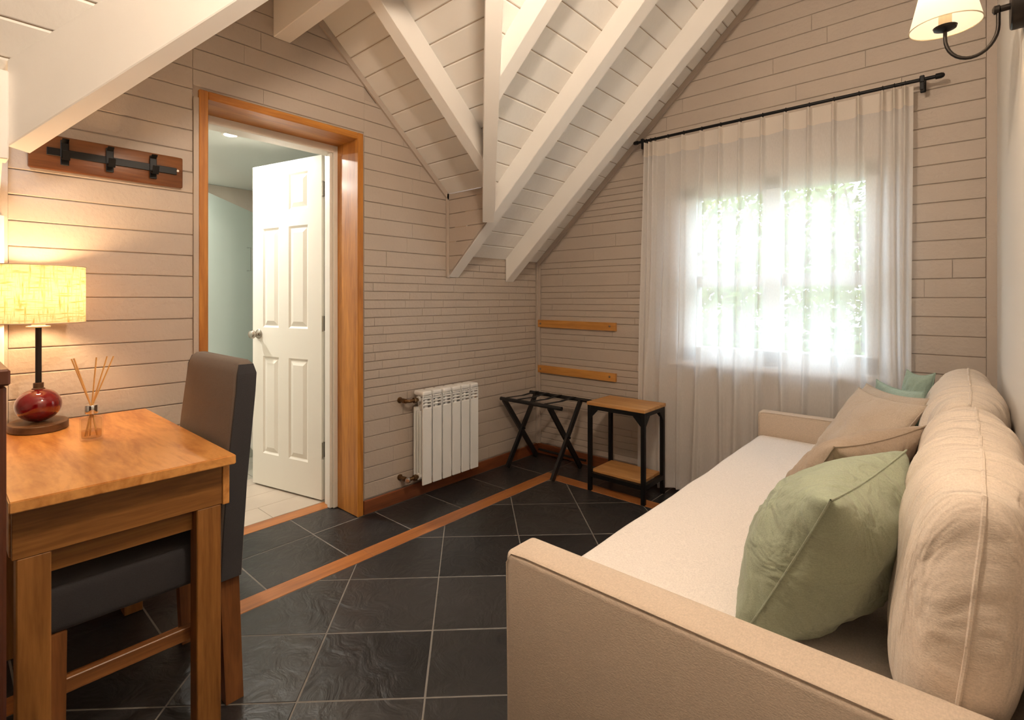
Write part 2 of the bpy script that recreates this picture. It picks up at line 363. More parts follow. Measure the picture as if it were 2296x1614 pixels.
for u0, u1 in zip(us, us[1:]):
    for v0, v1 in zip(vs_, vs_[1:]):
        q = [(u, v) for u, v in ((u0+G, v0+G), (u1-G, v0+G), (u1-G, v1-G), (u0+G, v1-G))]
        q = [((u-v)*R2, (u+v)*R2) for u, v in q]
        for lo, hi in ((YF, SY0),):
            r = clip(q, -1, 0, -(SX1+G)); r = clip(r, 1, 0, XR) if r else r
            r = clip(r, 0, 1, hi-G) if r else r; r = clip(r, 0, -1, -(lo+G)) if r else r
            if r and area(r) > .002: tile(r)
def strip(poly, m): piece('border_strip', poly, FO, FU, FV, FN, .0085, m, fl, .001)
for a, b in ((-5.3, -4.1), (-4.1, -2.95), (-2.95, -1.82), (-1.82, -.42)): strip(rect(SX0, SX1, a+.001, b-.001), STRIPY)
for a, b in ((SX0, 1.25), (1.25, 2.2), (2.2, XR)): strip(rect(a+.001, b-.001, SY0, SY1), STRIPX)
strip(rect(-.33, -.236, -2.42, -1.60), STRIPY)

# ------------------------------------------------------------------ left wall (gable with the bathroom door)
DY0, DY1, DZ = -2.429, -1.600, 2.118      # outer edges of the wooden door casing
BR = .007
wl = MB()
for lo, hi in (((-.24, YF-.2, -.12), (-BR, DY0+.02, 3.0)), ((-.24, DY1-.02, -.12), (-BR, .2, 3.0)), ((-.24, DY0+.02, DZ-.02), (-BR, DY1-.02, 3.0))): wl.box(lo, hi)
wl = tag(wl.build('wall_left', WALLB), 'taupe painted brick wall with the bathroom doorway', 'wall', kind='structure')
def bricks(par, O, U, rows, u0, u1, lo, hi, clips=(), gap=.0016):
    N = Vector(U).cross((0, 0, 1))
    for z0, z1 in rows:
        c = cuts(u0, u1, lo, hi) if hi < 90 else [u0, u1]
        for a, b in zip(c, c[1:]):
            q = rect(a+gap*.12, b-gap*.12, z0+gap, z1-gap)
            for k in clips:
                q = clip(q, *k)
                if len(q) < 3: break
            if len(q) >= 3: piece('brick', q, O, U, (0, 0, 1), N, BR+random.uniform(-.0012, .0002), WALL, par, .0024, 0, random.choice((.0003, .0006, .0018)))
def rows(z0, z1, h, off=0, half=0):
    z = off+h*math.floor((z0-off)/h); out = []
    while z < z1-1e-6:
        a, b = max(z, z0), min(z+h, z1)
        if b-a > .012:
            if half and random.random() < half and b-a > .06: m = (a+b)/2; out += [(a, m), (m, b)]
            else: out.append((a, b))
        z += h
    return out
H = .0905; OFF = 1.66
# u axis = +Y reversed so that U x Z points to +X
LU = (0, 1, 0)
LO = (-BR, 0, 0)
bricks(wl, LO, LU, rows(.085, OFF-H, H, OFF), -3.035, DY0-.022, 99, 99)
bricks(wl, LO, LU, rows(OFF-H, OFF+5*H, H, OFF), -3.035, DY0-.022, 99, 99, [(-S3, 1, ZE-S3*YL-.01)])
bricks(wl, LO, LU, rows(DZ+.012, ZR, H, OFF), DY0-.022, DY1+.012, .35, .8, [(-S3, 1, ZE-S3*YL-.01), (S2, 1, ZE+S2*YC-.035)])
bricks(wl, LO, LU, rows(OFF+5*H, ZR, H, OFF), -3.0, DY0-.022, .3, .6, [(-S3, 1, ZE-S3*YL-.01)])
bricks(wl, LO, LU, rows(1.345, DZ+.2, H, OFF), DY1+.012, YC-.014, .28, .6, [(S2, 1, ZE+S2*YC-.035)])
bricks(wl, LO, LU, rows(.08, .60, .0865, .08), DY1+.012, -.03, .25, .6)
bricks(wl, LO, LU, rows(.60, 1.345, .0496, .60, 0), DY1+.012, -.03, .11, .34)
bricks(wl, LO, LU, rows(1.345, 1.475, .046, 1.345), YC+.014, -.03, .11, .25)
bricks(wl, LO, LU, rows(.085, 1.47, H, OFF), -4.7, -3.17, .4, .8)
# cheek of the door dormer
ck = MB().hexa([(0, YC+.006, 1.345), (0, YC+.006, ZE), (.40, YC+.006, ZE), (.40, YC+.006, 1.345+S1*.40)], [(0, YC+.012, 1.345), (0, YC+.012, ZE), (.40, YC+.012, ZE), (.40, YC+.012, 1.345+S1*.40)])
ck = tag(ck.build('wall_cheek', WALLB), 'small triangular brick cheek wall between the two roof slopes', 'wall', kind='structure')
bricks(ck, (0, YC+.006, 0), (1, 0, 0), rows(1.345, ZE-.003, H, OFF), .014, .40, 99, 99, [(S1, -1, -1.350)])

# ------------------------------------------------------------------ back wall (window)
WX0, WX1, WZ0, WZ1 = 1.13, 2.16, .82, 1.90
wb = MB()
for lo, hi in (((-.24, BR, -.12), (WX0, .2, 4.0)), ((WX1, BR, -.12), (XR+.2, .2, 4.0)), ((WX0, BR, -.12), (WX1, .2, WZ0)), ((WX0, BR, WZ1), (WX1, .2, 4.0))): wb.box(lo, hi)
wb = tag(wb.build('wall_back', WALLB), 'taupe painted brick gable wall around the curtained window', 'wall', kind='structure')
BU = (1, 0, 0); BO = (0, BR, 0); RK = [(-S1, 1, K-.035)]
bricks(wb, BO, BU, rows(.08, OFF+4*H, H, OFF, .45), .03, 1.06, .3, .9, RK)
bricks(wb, BO, BU, rows(.08, OFF+4*H, H, OFF), 2.225, XR-.035, .25, .7)
bricks(wb, BO, BU, rows(.08, .775, H, OFF), 1.06, 2.225, .3, .7)
bricks(wb, BO, BU, rows(OFF+4*H, 3.6, H, OFF), .4, XR-.035, .5, 1.2, RK)

# ------------------------------------------------------------------ right wall, near walls
tag(box('wall_right', (XR, YF-.2, -.12), (XR+.2, .2, 4.2), PLASTER), 'plain off-white plaster wall behind the sofa', 'wall', kind='structure')
tag(box('wall_front', (-.24, YF-.2, -.12), (XR+.2, YF, 4.2), PLASTER), 'plain off-white plaster wall at the near end of the room', 'wall', kind='structure')

# ------------------------------------------------------------------ ceiling
def slab(mb, pts, th=.10):
    mb.hexa([Vector(p) for p in pts], [Vector(p)+Vector((0, 0, th)) for p in pts])
cb = MB(); CB = .007
P = lambda x, y: (x, y, p1(x)+CB)
slab(cb, [P(0, .05), P(XR+.05, .05), P(XR+.05, YR), P(XV, YR), P(XE, YC), P(0, YC)])
slab(cb, [P(0, YF-.05), P(XR+.05, YF-.05), P(XR+.05, YR), P(XV, YR), P(XE, YL), P(0, YL)])
slab(cb, [(-.05, YC, ZE+CB), (XE, YC, ZE+CB), (XV, YR, ZR+CB), (-.05, YR, ZR+CB)])
slab(cb, [(-.05, YL, ZE+CB), (XE, YL, ZE+CB), (XV, YR, ZR+CB), (-.05, YR, ZR+CB)])
ce = tag(cb.build('ceiling', CEILB), 'white boarded attic ceiling of intersecting roof slopes', 'ceiling', kind='structure')
def planks(O, U, V, N, v0, v1, pitch, u0, u1, clips, d=.007):
    v = v0
    while v < v1-.005:
        q = rect(u0, u1, v+.0016, min(v+pitch, v1)-.0016)
        for k in clips:
            q = clip(q, *k)
            if len(q) < 3: break
        if len(q) >= 3: piece('ceiling_plank', q, O, U, V, N, d+random.uniform(-.001, 0), CEIL, ce, .0035)
        v += pitch
c1 = 1/math.sqrt(1+S1*S1); n1 = Vector((S1, 0, -1))*c1           # main slope, normal into the room
O1 = Vector((0, 0, K))-n1*CB
V1 = Vector((1, 0, S1))                                          # v measured in x
sc = S1*0
# v is x, u is y ; valley right: y >= YC - (x-XE)*(YC-YR)/(XV-XE) for x in [XE, XV]
tR = (YC-YR)/(XV-XE); tL = (YR-YL)/(XV-XE)
PX = .0875
planks(O1, (0, 1, 0), V1, n1, -.004, 5*PX-.004, PX, YC, -.002, [])
planks(O1, (0, 1, 0), V1, n1, -.004+5*PX, XV, PX, YR, -.002, [(-1, -tR, -(YC+tR*XE))])
planks(O1, (0, 1, 0), V1, n1, -.004+17*PX, XR, PX, YF, -.002, [])
planks(O1, (0, 1, 0), V1, n1, -.004, 5*PX-.004, PX, YF, YL, [])
planks(O1, (0, 1, 0), V1, n1, XV, 17*PX-.004, PX, YF, -.002, [])
planks(O1, (0, 1, 0), V1, n1, -.004+5*PX, XV, PX, YF, YR, [(1, -tL, YL-tL*XE)])
n2 = Vector((0, -S2, -1)).normalized(); O2 = Vector((0, YC, ZE))-n2*CB; V2 = Vector((0, -1, S2))
planks(O2, (1, 0, 0), V2, n2, -.004, YC-YR, .0905, 0, XV, [(1, -(XV-XE)/(YC-YR), XE)])
n3 = Vector((0, S3, -1)).normalized(); O3 = Vector((0, YL, ZE))-n3*CB; V3 = Vector((0, 1, S3))
planks(O3, (1, 0, 0), V3, n3, -.004, YR-YL, .0905, 0, XV, [(1, -(XV-XE)/(YR-YL), XE)])

# ------------------------------------------------------------------ rafters and beams
def beam(name, a, b, ztop, w, dep, label, group=None, up=.004):
    """a, b: plan points; ztop(x,y): ceiling height; vertical depth dep below ceiling."""
    a = Vector((*a, 0)); b = Vector((*b, 0)); d = (b-a).normalized(); s = Vector((-d.y, d.x, 0))*w/2
    ring = lambda p, lo: [Vector((q.x, q.y, ztop(p.x, p.y)+(-dep if lo else up))) for q in (p-s, p+s)]
    A0, A1, B0, B1 = ring(a, True), ring(a, False), ring(b, True), ring(b, False)
    bm = bmesh.new(); vs = [bm.verts.new(v) for v in (A0[0], A0[1], A1[1], A1[0], B0[0], B0[1], B1[1], B1[0])]
    for f in ((0, 1, 2, 3), (7, 6, 5, 4), (0, 4, 5, 1), (1, 5, 6, 2), (2, 6, 7, 3), (3, 7, 4, 0)): bm.faces.new([vs[i] for i in f])
    bmesh.ops.bevel(bm, geom=bm.edges[:], offset=.003, segments=1, affect='EDGES')
    return tag(MB().take(bm).build(name, BEAM), label, 'beam', group)
zp1 = lambda x, y: p1(x)
beam('rafter', (.002, -.908), (XR-.02, -.908), zp1, .09, .148, 'white rafter running up from the brick cheek wall', 'rafters on the main slope')
beam('rafter', (.002, -.347), (XR-.02, -.347), zp1, .086, .165, 'white rafter nearest to and parallel with the window wall', 'rafters on the main slope')
beam('rafter', (.83, -1.45), (XR-.02, -1.45), zp1, .08, .148, 'white jack rafter that starts halfway up the valley beam', 'rafters on the main slope')
beam('rafter', (.523, -1.115), (.523, YR+.02), lambda x, y: p2(y), .075, .15, 'white rafter on the slope above the doorway')
va = (.405, -1.005); vb = (1.43, -2.06)
beam('valley_beam', va, vb, zp1, .07, .215, 'white valley beam where the two ceiling slopes meet above the radiator', up=.03)
beam('valley_beam', (.401, -3.041), (1.426, -2.045), zp1, .076, .222, 'big white slanting valley beam above the hook rack', up=.03)
tag(box('ridge_beam', (.001, -2.10, 2.47), (1.45, -2.016, ZR+.01), BEAM, bev=.003), 'white ridge beam end projecting from the wall above the door', 'beam')
tag(box('post', (.001, -3.17, 0), (.05, -3.048, K-.002), BEAM, bev=.003), 'narrow white post against the brick wall behind the table lamp', 'post')
tag(box('post_stub', (.385, -3.16, 1.60), (.455, -3.066, p1(.385)+.004), BEAM, bev=.003), 'short white post stub at the lower end of the slanting beam', 'post')

# ------------------------------------------------------------------ trims
def trim(i, mb, label, mat=WALL): return tag(mb.build('trim_%d' % i, mat), label, 'trim', kind='structure')
trim(1, MB().box((0, -.028, .075), (.014, 0, K-.01)).box((0, -.012, .075), (.028, 0, K-.01)), 'taupe corner moulding where the two brick walls meet')
trim(2, MB().box((XR-.034, -.014, .075), (XR, .004, 3.85)), 'taupe corner moulding beside the plaster wall')
def rake(p, q, off, th, w):                # slanted moulding under a slope, from p to q
    p, q = Vector(p), Vector(q); return MB().hexa([p, p+off, p+off-Vector((0, 0, w)), p-Vector((0, 0, w))], [q, q+off, q+off-Vector((0, 0, w)), q-Vector((0, 0, w))])
trim(3, rake((0, YC, ZE), (0, YR-.0, ZR), Vector((.014, 0, 0)), 0, .042), 'taupe moulding along the slope above the door')
trim(4, rake((0, 0, K), (XR, 0, p1(XR)), Vector((0, -.016, 0)), 0, .045), 'taupe moulding along the slope on the window wall')
trim(5, MB().box((0, YC-.014, 1.342), (.014, YC+.006, ZE)), 'taupe upright moulding at the foot of the cheek wall')
trim(6, MB().box((0, -3.058, .08), (.012, -3.036, 1.86)), 'taupe upright moulding at the desk end of the brick wall')
trim(7, MB().box((0, DY0-.021, .08), (.008, DY0-.001, 2.08)), 'taupe filler strip beside the wooden door casing')
def bb(i, lo, hi, mat, label): tag(box('baseboard_'+i, lo, hi, mat, bev=.003), label, 'baseboard', kind='structure')
bb('left', (0, DY1+.004, 0), (.014, -.014, .078), BASEY, 'reddish wooden baseboard under the radiator')
bb('near_left', (0, -4.8, 0), (.014, DY0-.004, .078), BASEY, 'reddish wooden baseboard under the desk')
bb('back', (0.001, -.014, 0), (XR-.001, 0, .078), BASEX, 'reddish wooden baseboard under the window')

# ------------------------------------------------------------------ doorway
dt = thing('trim_8', (-.1, (DY0+DY1)/2, 0), 'varnished pine casing lining the bathroom doorway', 'door frame', kind='structure')
CW = .036
MB().box((-.20, DY1-CW, 0), (.012, DY1, DZ), .003).build('jamb_board', PINE, dt)
MB().box((-.20, DY0, 0), (.012, DY0+CW, DZ), .003).build('jamb_board', PINE, dt)
MB().box((-.20, DY0+CW, DZ-CW), (.0115, DY1-CW, DZ), .003).build('head_board', PINEY, dt)
df = thing('trim_9', (-.23, (DY0+DY1)/2, 0), 'white inner door frame behind the pine casing', 'door frame', kind='structure')
for n_, lo, hi in (('jamb', (-.30, DY1-.06, 0), (-.20, DY1-.005, DZ-.002)), ('jamb', (-.30, DY0+.005, 0), (-.20, DY0+.06, DZ-.002)), ('head', (-.30, DY0+.06, DZ-.075), (-.20, DY1-.06, DZ-.002))):
    MB().box(lo, hi, .003).build(n_, FRAMEW, df)
MB().box((-.245, DY1-.075, 0), (-.215, DY1-.06, DZ-.075), .002).build('stop', FRAMEW, df)
# door leaf: hinge at hp, runs along u
hp = Vector((-.335, -1.660, .012)); fp = Vector((-.889, -1.795, .012)); du = (fp-hp).normalized(); dn = Vector((-du.y, du.x, 0))
if dn.y > 0: dn = -dn                       # face towards the camera
DW, DH, DT = .625, 2.045, .038
DO = hp
d1 = MB(); pan = [(.115, .285), (.375, .525)]; pz = [(1.74, 1.965), (1.01, 1.64), (.205, .825)]
dp = lambda u, z, n: DO+du*u+Vector((0, 0, z))+dn*n
# leaf with six recesses on both faces: build a grid, recess cells handled as separate faces
ug = [0, .115, .285, .375, .525, DW]; zg = [0, .205, .825, 1.01, 1.64, 1.74, 1.965, DH]
dv = []; dfc = []
def quad(mb, pts): mb.add(pts, [(0, 1, 2, 3)])
for sgn in (1, -1):
    h0 = 0 if sgn > 0 else -DT
    for i in range(5):
        for j in range(7):
            u0, u1, z0, z1 = ug[i], ug[i+1], zg[j], zg[j+1]
            if i in (1, 3) and j in (1, 3, 5):
                a = .012; r = h0-.007*sgn
                o = [(u0, z0), (u1, z0), (u1, z1), (u0, z1)]; q = [(u0+a, z0+a), (u1-a, z0+a), (u1-a, z1-a), (u0+a, z1-a)]
                for k in range(4):
                    k2 = (k+1) % 4; quad(d1, [dp(*o[k], h0), dp(*o[k2], h0), dp(*q[k2], r), dp(*q[k], r)])
                quad(d1, [dp(*p, r) for p in q])
            else: quad(d1, [dp(u0, z0, h0), dp(u1, z0, h0), dp(u1, z1, h0), dp(u0, z1, h0)])
for (ua, za), (ub, zb) in (((0, 0), (DW, 0)), ((DW, 0), (DW, DH)), ((DW, DH), (0, DH)), ((0, DH), (0, 0))):
    quad(d1, [dp(ua, za, 0), dp(ub, zb, 0), dp(ub, zb, -DT), dp(ua, za, -DT)])
door = d1.build('door_1', DOORW); tag(door, 'white six-panel door standing ajar into the bathroom', 'door', kind='structure')
for u0, u1 in pan:
    for z0, z1 in pz:
        for sgn in (1, -1):
            h0 = -.007 if sgn > 0 else -DT+.007
            o = [(u0+.016, z0+.016), (u1-.016, z0+.016), (u1-.016, z1-.016), (u0+.016, z1-.016)]; a = .026
            q = [(o[0][0]+a, o[0][1]+a), (o[1][0]-a, o[1][1]+a), (o[2][0]-a, o[2][1]-a), (o[3][0]+a, o[3][1]-a)]
            MB().hexa([dp(*p, h0) for p in o], [dp(*p, h0+.008*sgn) for p in q]).build('panel', DOORW, door)
for sgn in (1, -1):
    c = dp(.565, .965, 0 if sgn > 0 else -DT)
    k = MB().lathe([(.031, 0), (.031, .004), (.026, .009), (.011, .011), (.010, .026), (.020, .032), (.027, .043), (.028, .052), (.023, .062), (.010, .067), (0, .0675)], c, dn*sgn, 28).build('knob', NICKEL, door, autosmooth=40)
for z in (.25, 1.0, 1.8):
    h = MB().tube([dp(-.006, z, -.004), dp(-.006, z+.09, -.004)], .006, 10)
    q0 = dp(0, z, 0); h.add([dp(-.001, z, -.002), dp(-.001, z+.09, -.002), dp(-.001, z+.09, -.033), dp(-.001, z, -.033)], [(0, 1, 2, 3)])
    h.build('hinge', NICKEL, door)

# ------------------------------------------------------------------ bathroom
BX0, BX1, BY0, BY1, BZ = -2.35, -.30, -3.0, -.75, 2.2
bf = tag(box('floor_bathroom', (BX0-.1, BY0-.1, -.1), (-.335, BY1+.1, -.006), GROUT), 'pale plank tile floor of the bathroom', 'floor', kind='structure')
for i, (a, b) in enumerate(((-.53, -.335), (-.73, -.53), (-.93, -.73), (-1.05, -.93))):
    y = BY0+(.3 if i % 2 else 0)
    for y0, y1 in ((BY0, -2.55+.35*(i % 2)), (-2.55+.35*(i % 2), -1.95+.4*(i % 3 == 1)), (-1.95+.4*(i % 3 == 1), BY1)):
        piece('tile', rect(a+.001, b-.001, y0+.001, y1-.001), (0, 0, -.006), FU, FV, FN, .006, BTILE, bf, .001)
for a, b in ((-1.4, -1.05), (-1.85, -1.4), (BX0, -1.85)):
    for y0, y1 in ((BY0, -2.3), (-2.3, -1.75), (-1.75, -1.2), (-1.2, BY1)):
        piece('tile', rect(a+.002, b-.002, y0+.002, y1-.002), (0, 0, -.006), FU, FV, FN, .005, BTILE2, bf, .001)
tag(box('ceiling_bathroom', (BX0-.1, BY0-.1, BZ), (-.24, BY1+.1, BZ+.1), BCEIL), 'pale flat bathroom ceiling with one downlight', 'ceiling', kind='structure')
tag(box('wall_bathroom_near', (BX0, BY0-.1, 0), (-.24, BY0, BZ), BWALL), 'pale bathroom wall out of sight beside the doorway', 'wall', kind='structure')
tag(box('wall_bathroom_window', (BX0, BY1, 0), (-.24, BY1+.1, BZ), BWALL), 'pale bathroom wall hidden behind the door', 'wall', kind='structure')
bw = tag(box('wall_bathroom_far', (BX0-.1, BY0-.1, -.1), (BX0-.012, BY1+.1, BZ+.1), GROUT), 'marble tiled far wall of the bathroom', 'wall', kind='structure')
for k in range(5):
    for j in range(6):
        piece('tile', rect(BY0+.45*k+.002, min(BY0+.45*k+.45, BY1)-.002, .4*j+.002, min(.4*j+.4, BZ)-.002), (BX0-.012, 0, 0), (0, 1, 0), (0, 0, 1), (1, 0, 0), .012, MARBLE, bw, .001)
# shower screen
sa, sb = Vector((-1.52, -1.93, .03)), Vector((-2.30, -1.22, .03))
sd = (sb-sa).normalized(); sn = Vector((-sd.y, sd.x, 0))*.004
ss = MB().hexa([sa-sn, sb-sn, sb+sn, sa+sn], [p+Vector((0, 0, 1.95)) for p in (sa-sn, sb-sn, sb+sn, sa+sn)]).build('shower_screen', SHOWER)
tag(ss, 'pale green glass shower screen in the bathroom', 'shower screen')
m = MB(); m.box((-1.545, -1.955, 0), (-1.495, -1.905, .05), .004); m.build('foot_clamp', CHROME, ss)
m = MB(); m.tube([sb+Vector((.16, -.15, 1.62)), sb+Vector((.19, -.12, 1.62)), sb+Vector((.19, -.12, 1.42)), sb+Vector((.16, -.15, 1.42))], .008); m.build('handle', CHROME, ss)
# toilet (only the bowl shows past the door)
tl = thing('toilet', (-1.25, -1.45, 0), 'white porcelain toilet half hidden behind the open door', 'toilet')
bowl = MB(); vs = []; fs = []; n = 28
prof = [(.05, .10, .10), (.10, .13, .11), (.20, .20, .15), (.30, .25, .18), (.385, .27, .19), (.40, .265, .185)]
for z, ry, rx in prof: vs += [(-1.25+rx*math.cos(2*PI*k/n), -1.50-.03+ry*math.sin(2*PI*k/n), z) for k in range(n)]
for i in range(len(prof)-1): fs += [(i*n+k, i*n+(k+1) % n, (i+1)*n+(k+1) % n, (i+1)*n+k) for k in range(n)]
fs += [tuple(range(n))[::-1], tuple(range((len(prof)-1)*n, len(prof)*n))]
bowl.add(vs, fs).box((-1.35, -1.55, 0), (-1.15, -1.25, .12), .03, 3); bowl.build('bowl', PORC, tl, autosmooth=50)
m = MB().lathe([(.19, 0), (.195, .012), (.18, .03), (0, .032)], (-1.25, -1.53, .40), n=28, sx=1, sy=1.38); m.build('lid', PORC, tl, autosmooth=50)
MB().box((-1.44, -1.25, .36), (-1.06, -1.05, .78), .02, 3).build('tank', PORC, tl, autosmooth=40)
dl = thing('downlight', (-.80, -2.0, BZ), 'round recessed downlight in the bathroom ceiling', 'light')
MB().lathe([(.036, -.002), (.036, .001)], (-.80, -2.0, BZ-.003), n=24).build('lens', SPOT, dl)
MB().lathe([(.037, 0), (.050, 0), (.048, -.008), (.037, -.008), (.037, 0)], (-.80, -2.0, BZ), n=24, cap=False).build('ring', FRAMEW, dl)
disc('downlight_light', (-.80, -2.0, BZ-.012), 6)

for o_ in (dl,):  # unseen copy of the downlight, added to brighten the bathroom
    d2 = dl.copy(); COL.objects.link(d2); d2.location = (-1.5, -2.45, BZ); d2['label'] = 'unseen second downlight added to brighten the shower end of the bathroom'
    for c_ in dl.children:
        c2 = c_.copy(); COL.objects.link(c2); c2.parent = d2; c2.matrix_parent_inverse = c_.matrix_parent_inverse.copy()
disc('downlight_light', (-1.5, -2.45, BZ-.012), 16)

# ------------------------------------------------------------------ window
wd = thing('window_1', ((WX0+WX1)/2, 0, WZ0), 'white double casement window seen through the sheer curtain', 'window', kind='structure')
f = MB()
FY0, FY1 = .0, .10
for lo, hi in (((WX0, FY0, WZ0), (WX0+.11, FY1, WZ1)), ((WX1-.06, FY0, WZ0), (WX1, FY1, WZ1)), ((WX0, FY0, 1.825), (WX1, FY1, WZ1)), ((WX0, FY0, WZ0), (WX1, FY1, .905)), ((1.62, FY0, WZ0), (1.71, FY1, WZ1))): f.box(lo, hi, .003)
f.build('window_frame', WINW, wd)
c = MB()
for lo, hi in (((WX0-.07, -.018, WZ0-.04), (WX0+.0, .007, 2.022)), ((WX1-.0, -.018, WZ0-.04), (WX1+.06, .007, 2.022)), ((WX0, -.018, WZ1), (WX1, .007, 2.022))): c.box(lo, hi, .003)
c.build('casing', WALL, wd)
MB().box((WX0-.06, -.062, WZ0-.03), (WX1+.06, .06, WZ0), .004).build('window_sill', WINW, wd)
for x0, x1 in ((WX0+.11, 1.62), (1.71, WX1-.06)):
    MB().box((x0, .02, 1.275), (x1, .075, 1.345), .003).build('meeting_rail', WINW, wd)
    MB().box((x0, .035, 1.478), (x1, .06, 1.495)).build('muntin', WINW, wd)
    for z0, z1 in ((.905, 1.275), (1.345, 1.478), (1.495, 1.825)):
        MB().box((x0, .046, z0), (x1, .050, z1)).build('pane', GLASS, wd)
# outside
tag(box('ground', (-9, .25, -.6), (13, 26, -.5), LAWN), 'green garden ground outside the window', 'ground', kind='structure')
def tree(loc, h, r, mat, label, seed, nl=5200):
    rnd = random.Random(seed); t = thing('garden_tree', loc, label, 'tree', 'trees outside the window'); x, y, z = loc
    b = MB().tube([(x, y, z), (x+.06, y, z+h*.4), (x-.04, y+.05, z+h*.85)], [.09, .07, .03], 8)
    for k in range(6):
        a = rnd.uniform(0, 2*PI); z0 = z+h*rnd.uniform(.3, .7); b.tube([(x, y, z0), (x+math.cos(a)*r*.5, y+math.sin(a)*r*.5, z0+.4), (x+math.cos(a)*r*.85, y+math.sin(a)*r*.85, z0+.9)], [.035, .022, .01], 6)
    b.build('trunk', BARK, t)
    l = MB()
    for k in range(nl):
        while True:
            p = Vector((rnd.uniform(-1, 1), rnd.uniform(-1, 1), rnd.uniform(-1, 1)))
            if .15 < p.length < 1: break
        if noise.noise(p*2.2+Vector((seed, 0, 0))) < -.12: continue
        c = Vector((x+p.x*r, y+p.y*r, z+h*.68+p.z*r*1.25)); u = Vector((rnd.gauss(0, 1), rnd.gauss(0, 1), rnd.gauss(0, 1))).normalized(); v = u.orthogonal().normalized(); s = rnd.uniform(.04, .085)
        l.add([c-u*s, c+v*s*.5, c+u*s, c-v*s*.5], [(0, 1, 2, 3)])
    o = l.build('foliage', mat, t); o['kind'] = 'stuff'
tree((.35, 3.4, -.5), 3.1, 1.3, LEAF, 'leafy green tree outside the left casement', 3)
tree((1.35, 6.4, -.5), 3.6, 1.45, LEAF, 'tall leafy green tree outside the right casement', 5)
tree((2.95, 3.2, -.5), 3.0, 1.15, LEAF2, 'yellowish tree beside the two green garden trees', 8)
tree((-1.6, 6.6, -.5), 3.4, 1.6, LEAF2, 'yellowish tree far behind the green garden trees', 12)

# ------------------------------------------------------------------ curtain
RY, RZ = -.092, 2.228
cr = thing('curtain_rod', (1.6, 0, RZ), 'thin black curtain rod above the window', 'curtain rod')
MB().tube([(.885, RY, RZ), (2.385, RY, RZ)], .0085, 12).build('rod', BLACK, cr, autosmooth=40)
for x, s in ((.885, -1), (2.385, 1)):
    MB().lathe([(.0085, 0), (.013, .002), (.013, .022), (.010, .03), (.004, .034)], (x-.012*s, RY, RZ), (s, 0, 0), 14).build('finial', BLACK, cr, autosmooth=40)
for x in (.93, 2.327):
    b = MB().tube([(x, RY, RZ), (x, -.004, RZ)], .006, 8); b.box((x-.009, RY-.016, RZ-.016), (x+.009, RY+.012, RZ+.016), .003); b.box((x-.011, -.012, RZ-.035), (x+.011, .0005, RZ+.03), .003)
    b.box((x-.008, RY-.012, RZ-.05), (x+.008, RY+.008, RZ-.012), .002)
    b.build('bracket', BLACK, cr)
ct = thing('curtain', (1.6, RY, 0), 'white sheer pleated curtain covering the window down to the floor', 'curtain')
pl_x = [.955, .985, 1.015, 1.10, 1.20, 1.31, 1.42, 1.53, 1.645, 1.76, 1.87, 1.98, 2.085, 2.18, 2.225, 2.265]
def cx(s, z):                              # s in 0..1 over the width -> plan point
    t = max(0, min(1, (2.19-z)/2.17)); x0 = .945-.055*t; x1 = 2.295+.0*t; x = x0+(x1-x0)*s
    fr = 0
    for k, px in enumerate(pl_x):
        q = x0+(px-.945)/(2.295-.945)*(x1-x0)+.02*math.sin(k*2.3)*t*t
        wd_ = .008+.010*t
        e = (x-q)/wd_; fr += math.exp(-e*e)
    wob = .018*t*math.sin(x*23+1.5*math.sin(x*5))+.010*t*math.sin(x*51+z*.6)
    y = RY+.006-.042*fr*(1-.25*t)+wob*.8
    xx = x+.010*t*math.sin(x*46)+ .006*math.sin(z*2.2+x*9)*t
    return xx, min(y, -.070)
def curtain_sheet(z0, z1, nz, ns, off):
    m = MB(); vs = []
    for j in range(nz+1):
        z = z0+(z1-z0)*j/nz
        for i in range(ns+1):
            x, y = cx(i/ns, z); vs.append((x, y-off, z+.004*math.sin(i*.05)*(j == 0)))
    fs = [(j*(ns+1)+i, j*(ns+1)+i+1, (j+1)*(ns+1)+i+1, (j+1)*(ns+1)+i) for j in range(nz) for i in range(ns)]
    return m.add(vs, fs)
curtain_sheet(.02, 2.205, 46, 900, 0).build('cloth', SHEER, ct, smooth=True)
curtain_sheet(2.115, 2.208, 3, 900, .0015).build('heading_tape', SHEERH, ct, smooth=True)
curtain_sheet(.018, .10, 3, 900, .0015).build('hem', SHEER, ct, smooth=True)
for k, px in enumerate(pl_x):
    b = MB().tube([(px, RY+.0118*math.cos(2*PI*q/20), RZ-.0015+.0118*math.sin(2*PI*q/20)) for q in range(21)], .0018, 6, False); b.build('ring', BLACK, ct, smooth=True)

# ------------------------------------------------------------------ wall rails, hook rack
for z, t_, lab in ((.985, .005, 'upper varnished wooden wall rail in the corner above the luggage rack'), (.632, .012, 'lower varnished wooden wall rail in the corner above the luggage rack')):
    r = thing('wall_rail', (.35, 0, z), lab, 'rail', 'luggage rails on the wall')
    MB().hexa([(.008, -.019, z+.0), (.69, -.019, z-.005), (.69, 0, z-.005), (.008, 0, z)], [(.008, -.019, z+.056), (.69, -.019, z+.052), (.69, 0, z+.052), (.008, 0, z+.056)]).build('board', RAILW, r)
    for x in (.04, .645): MB().lathe([(.008, 0), (.007, .003), (.002, .004)], (x, -.019, z+.027), (0, -1, 0), 14).build('screw', NICKEL, r)
hk = thing('coat_rack', (.0, -2.74, 1.74), 'dark wooden coat rack board with three black iron hooks', 'coat rack')
MB().box((.0, -2.985, 1.672), (.02, -2.495, 1.80), .006, 2).build('board', HOOKW, hk, autosmooth=40)
MB().box((.02, -2.935, 1.724), (.026, -2.52, 1.752), .001).build('bar', BLACK, hk)
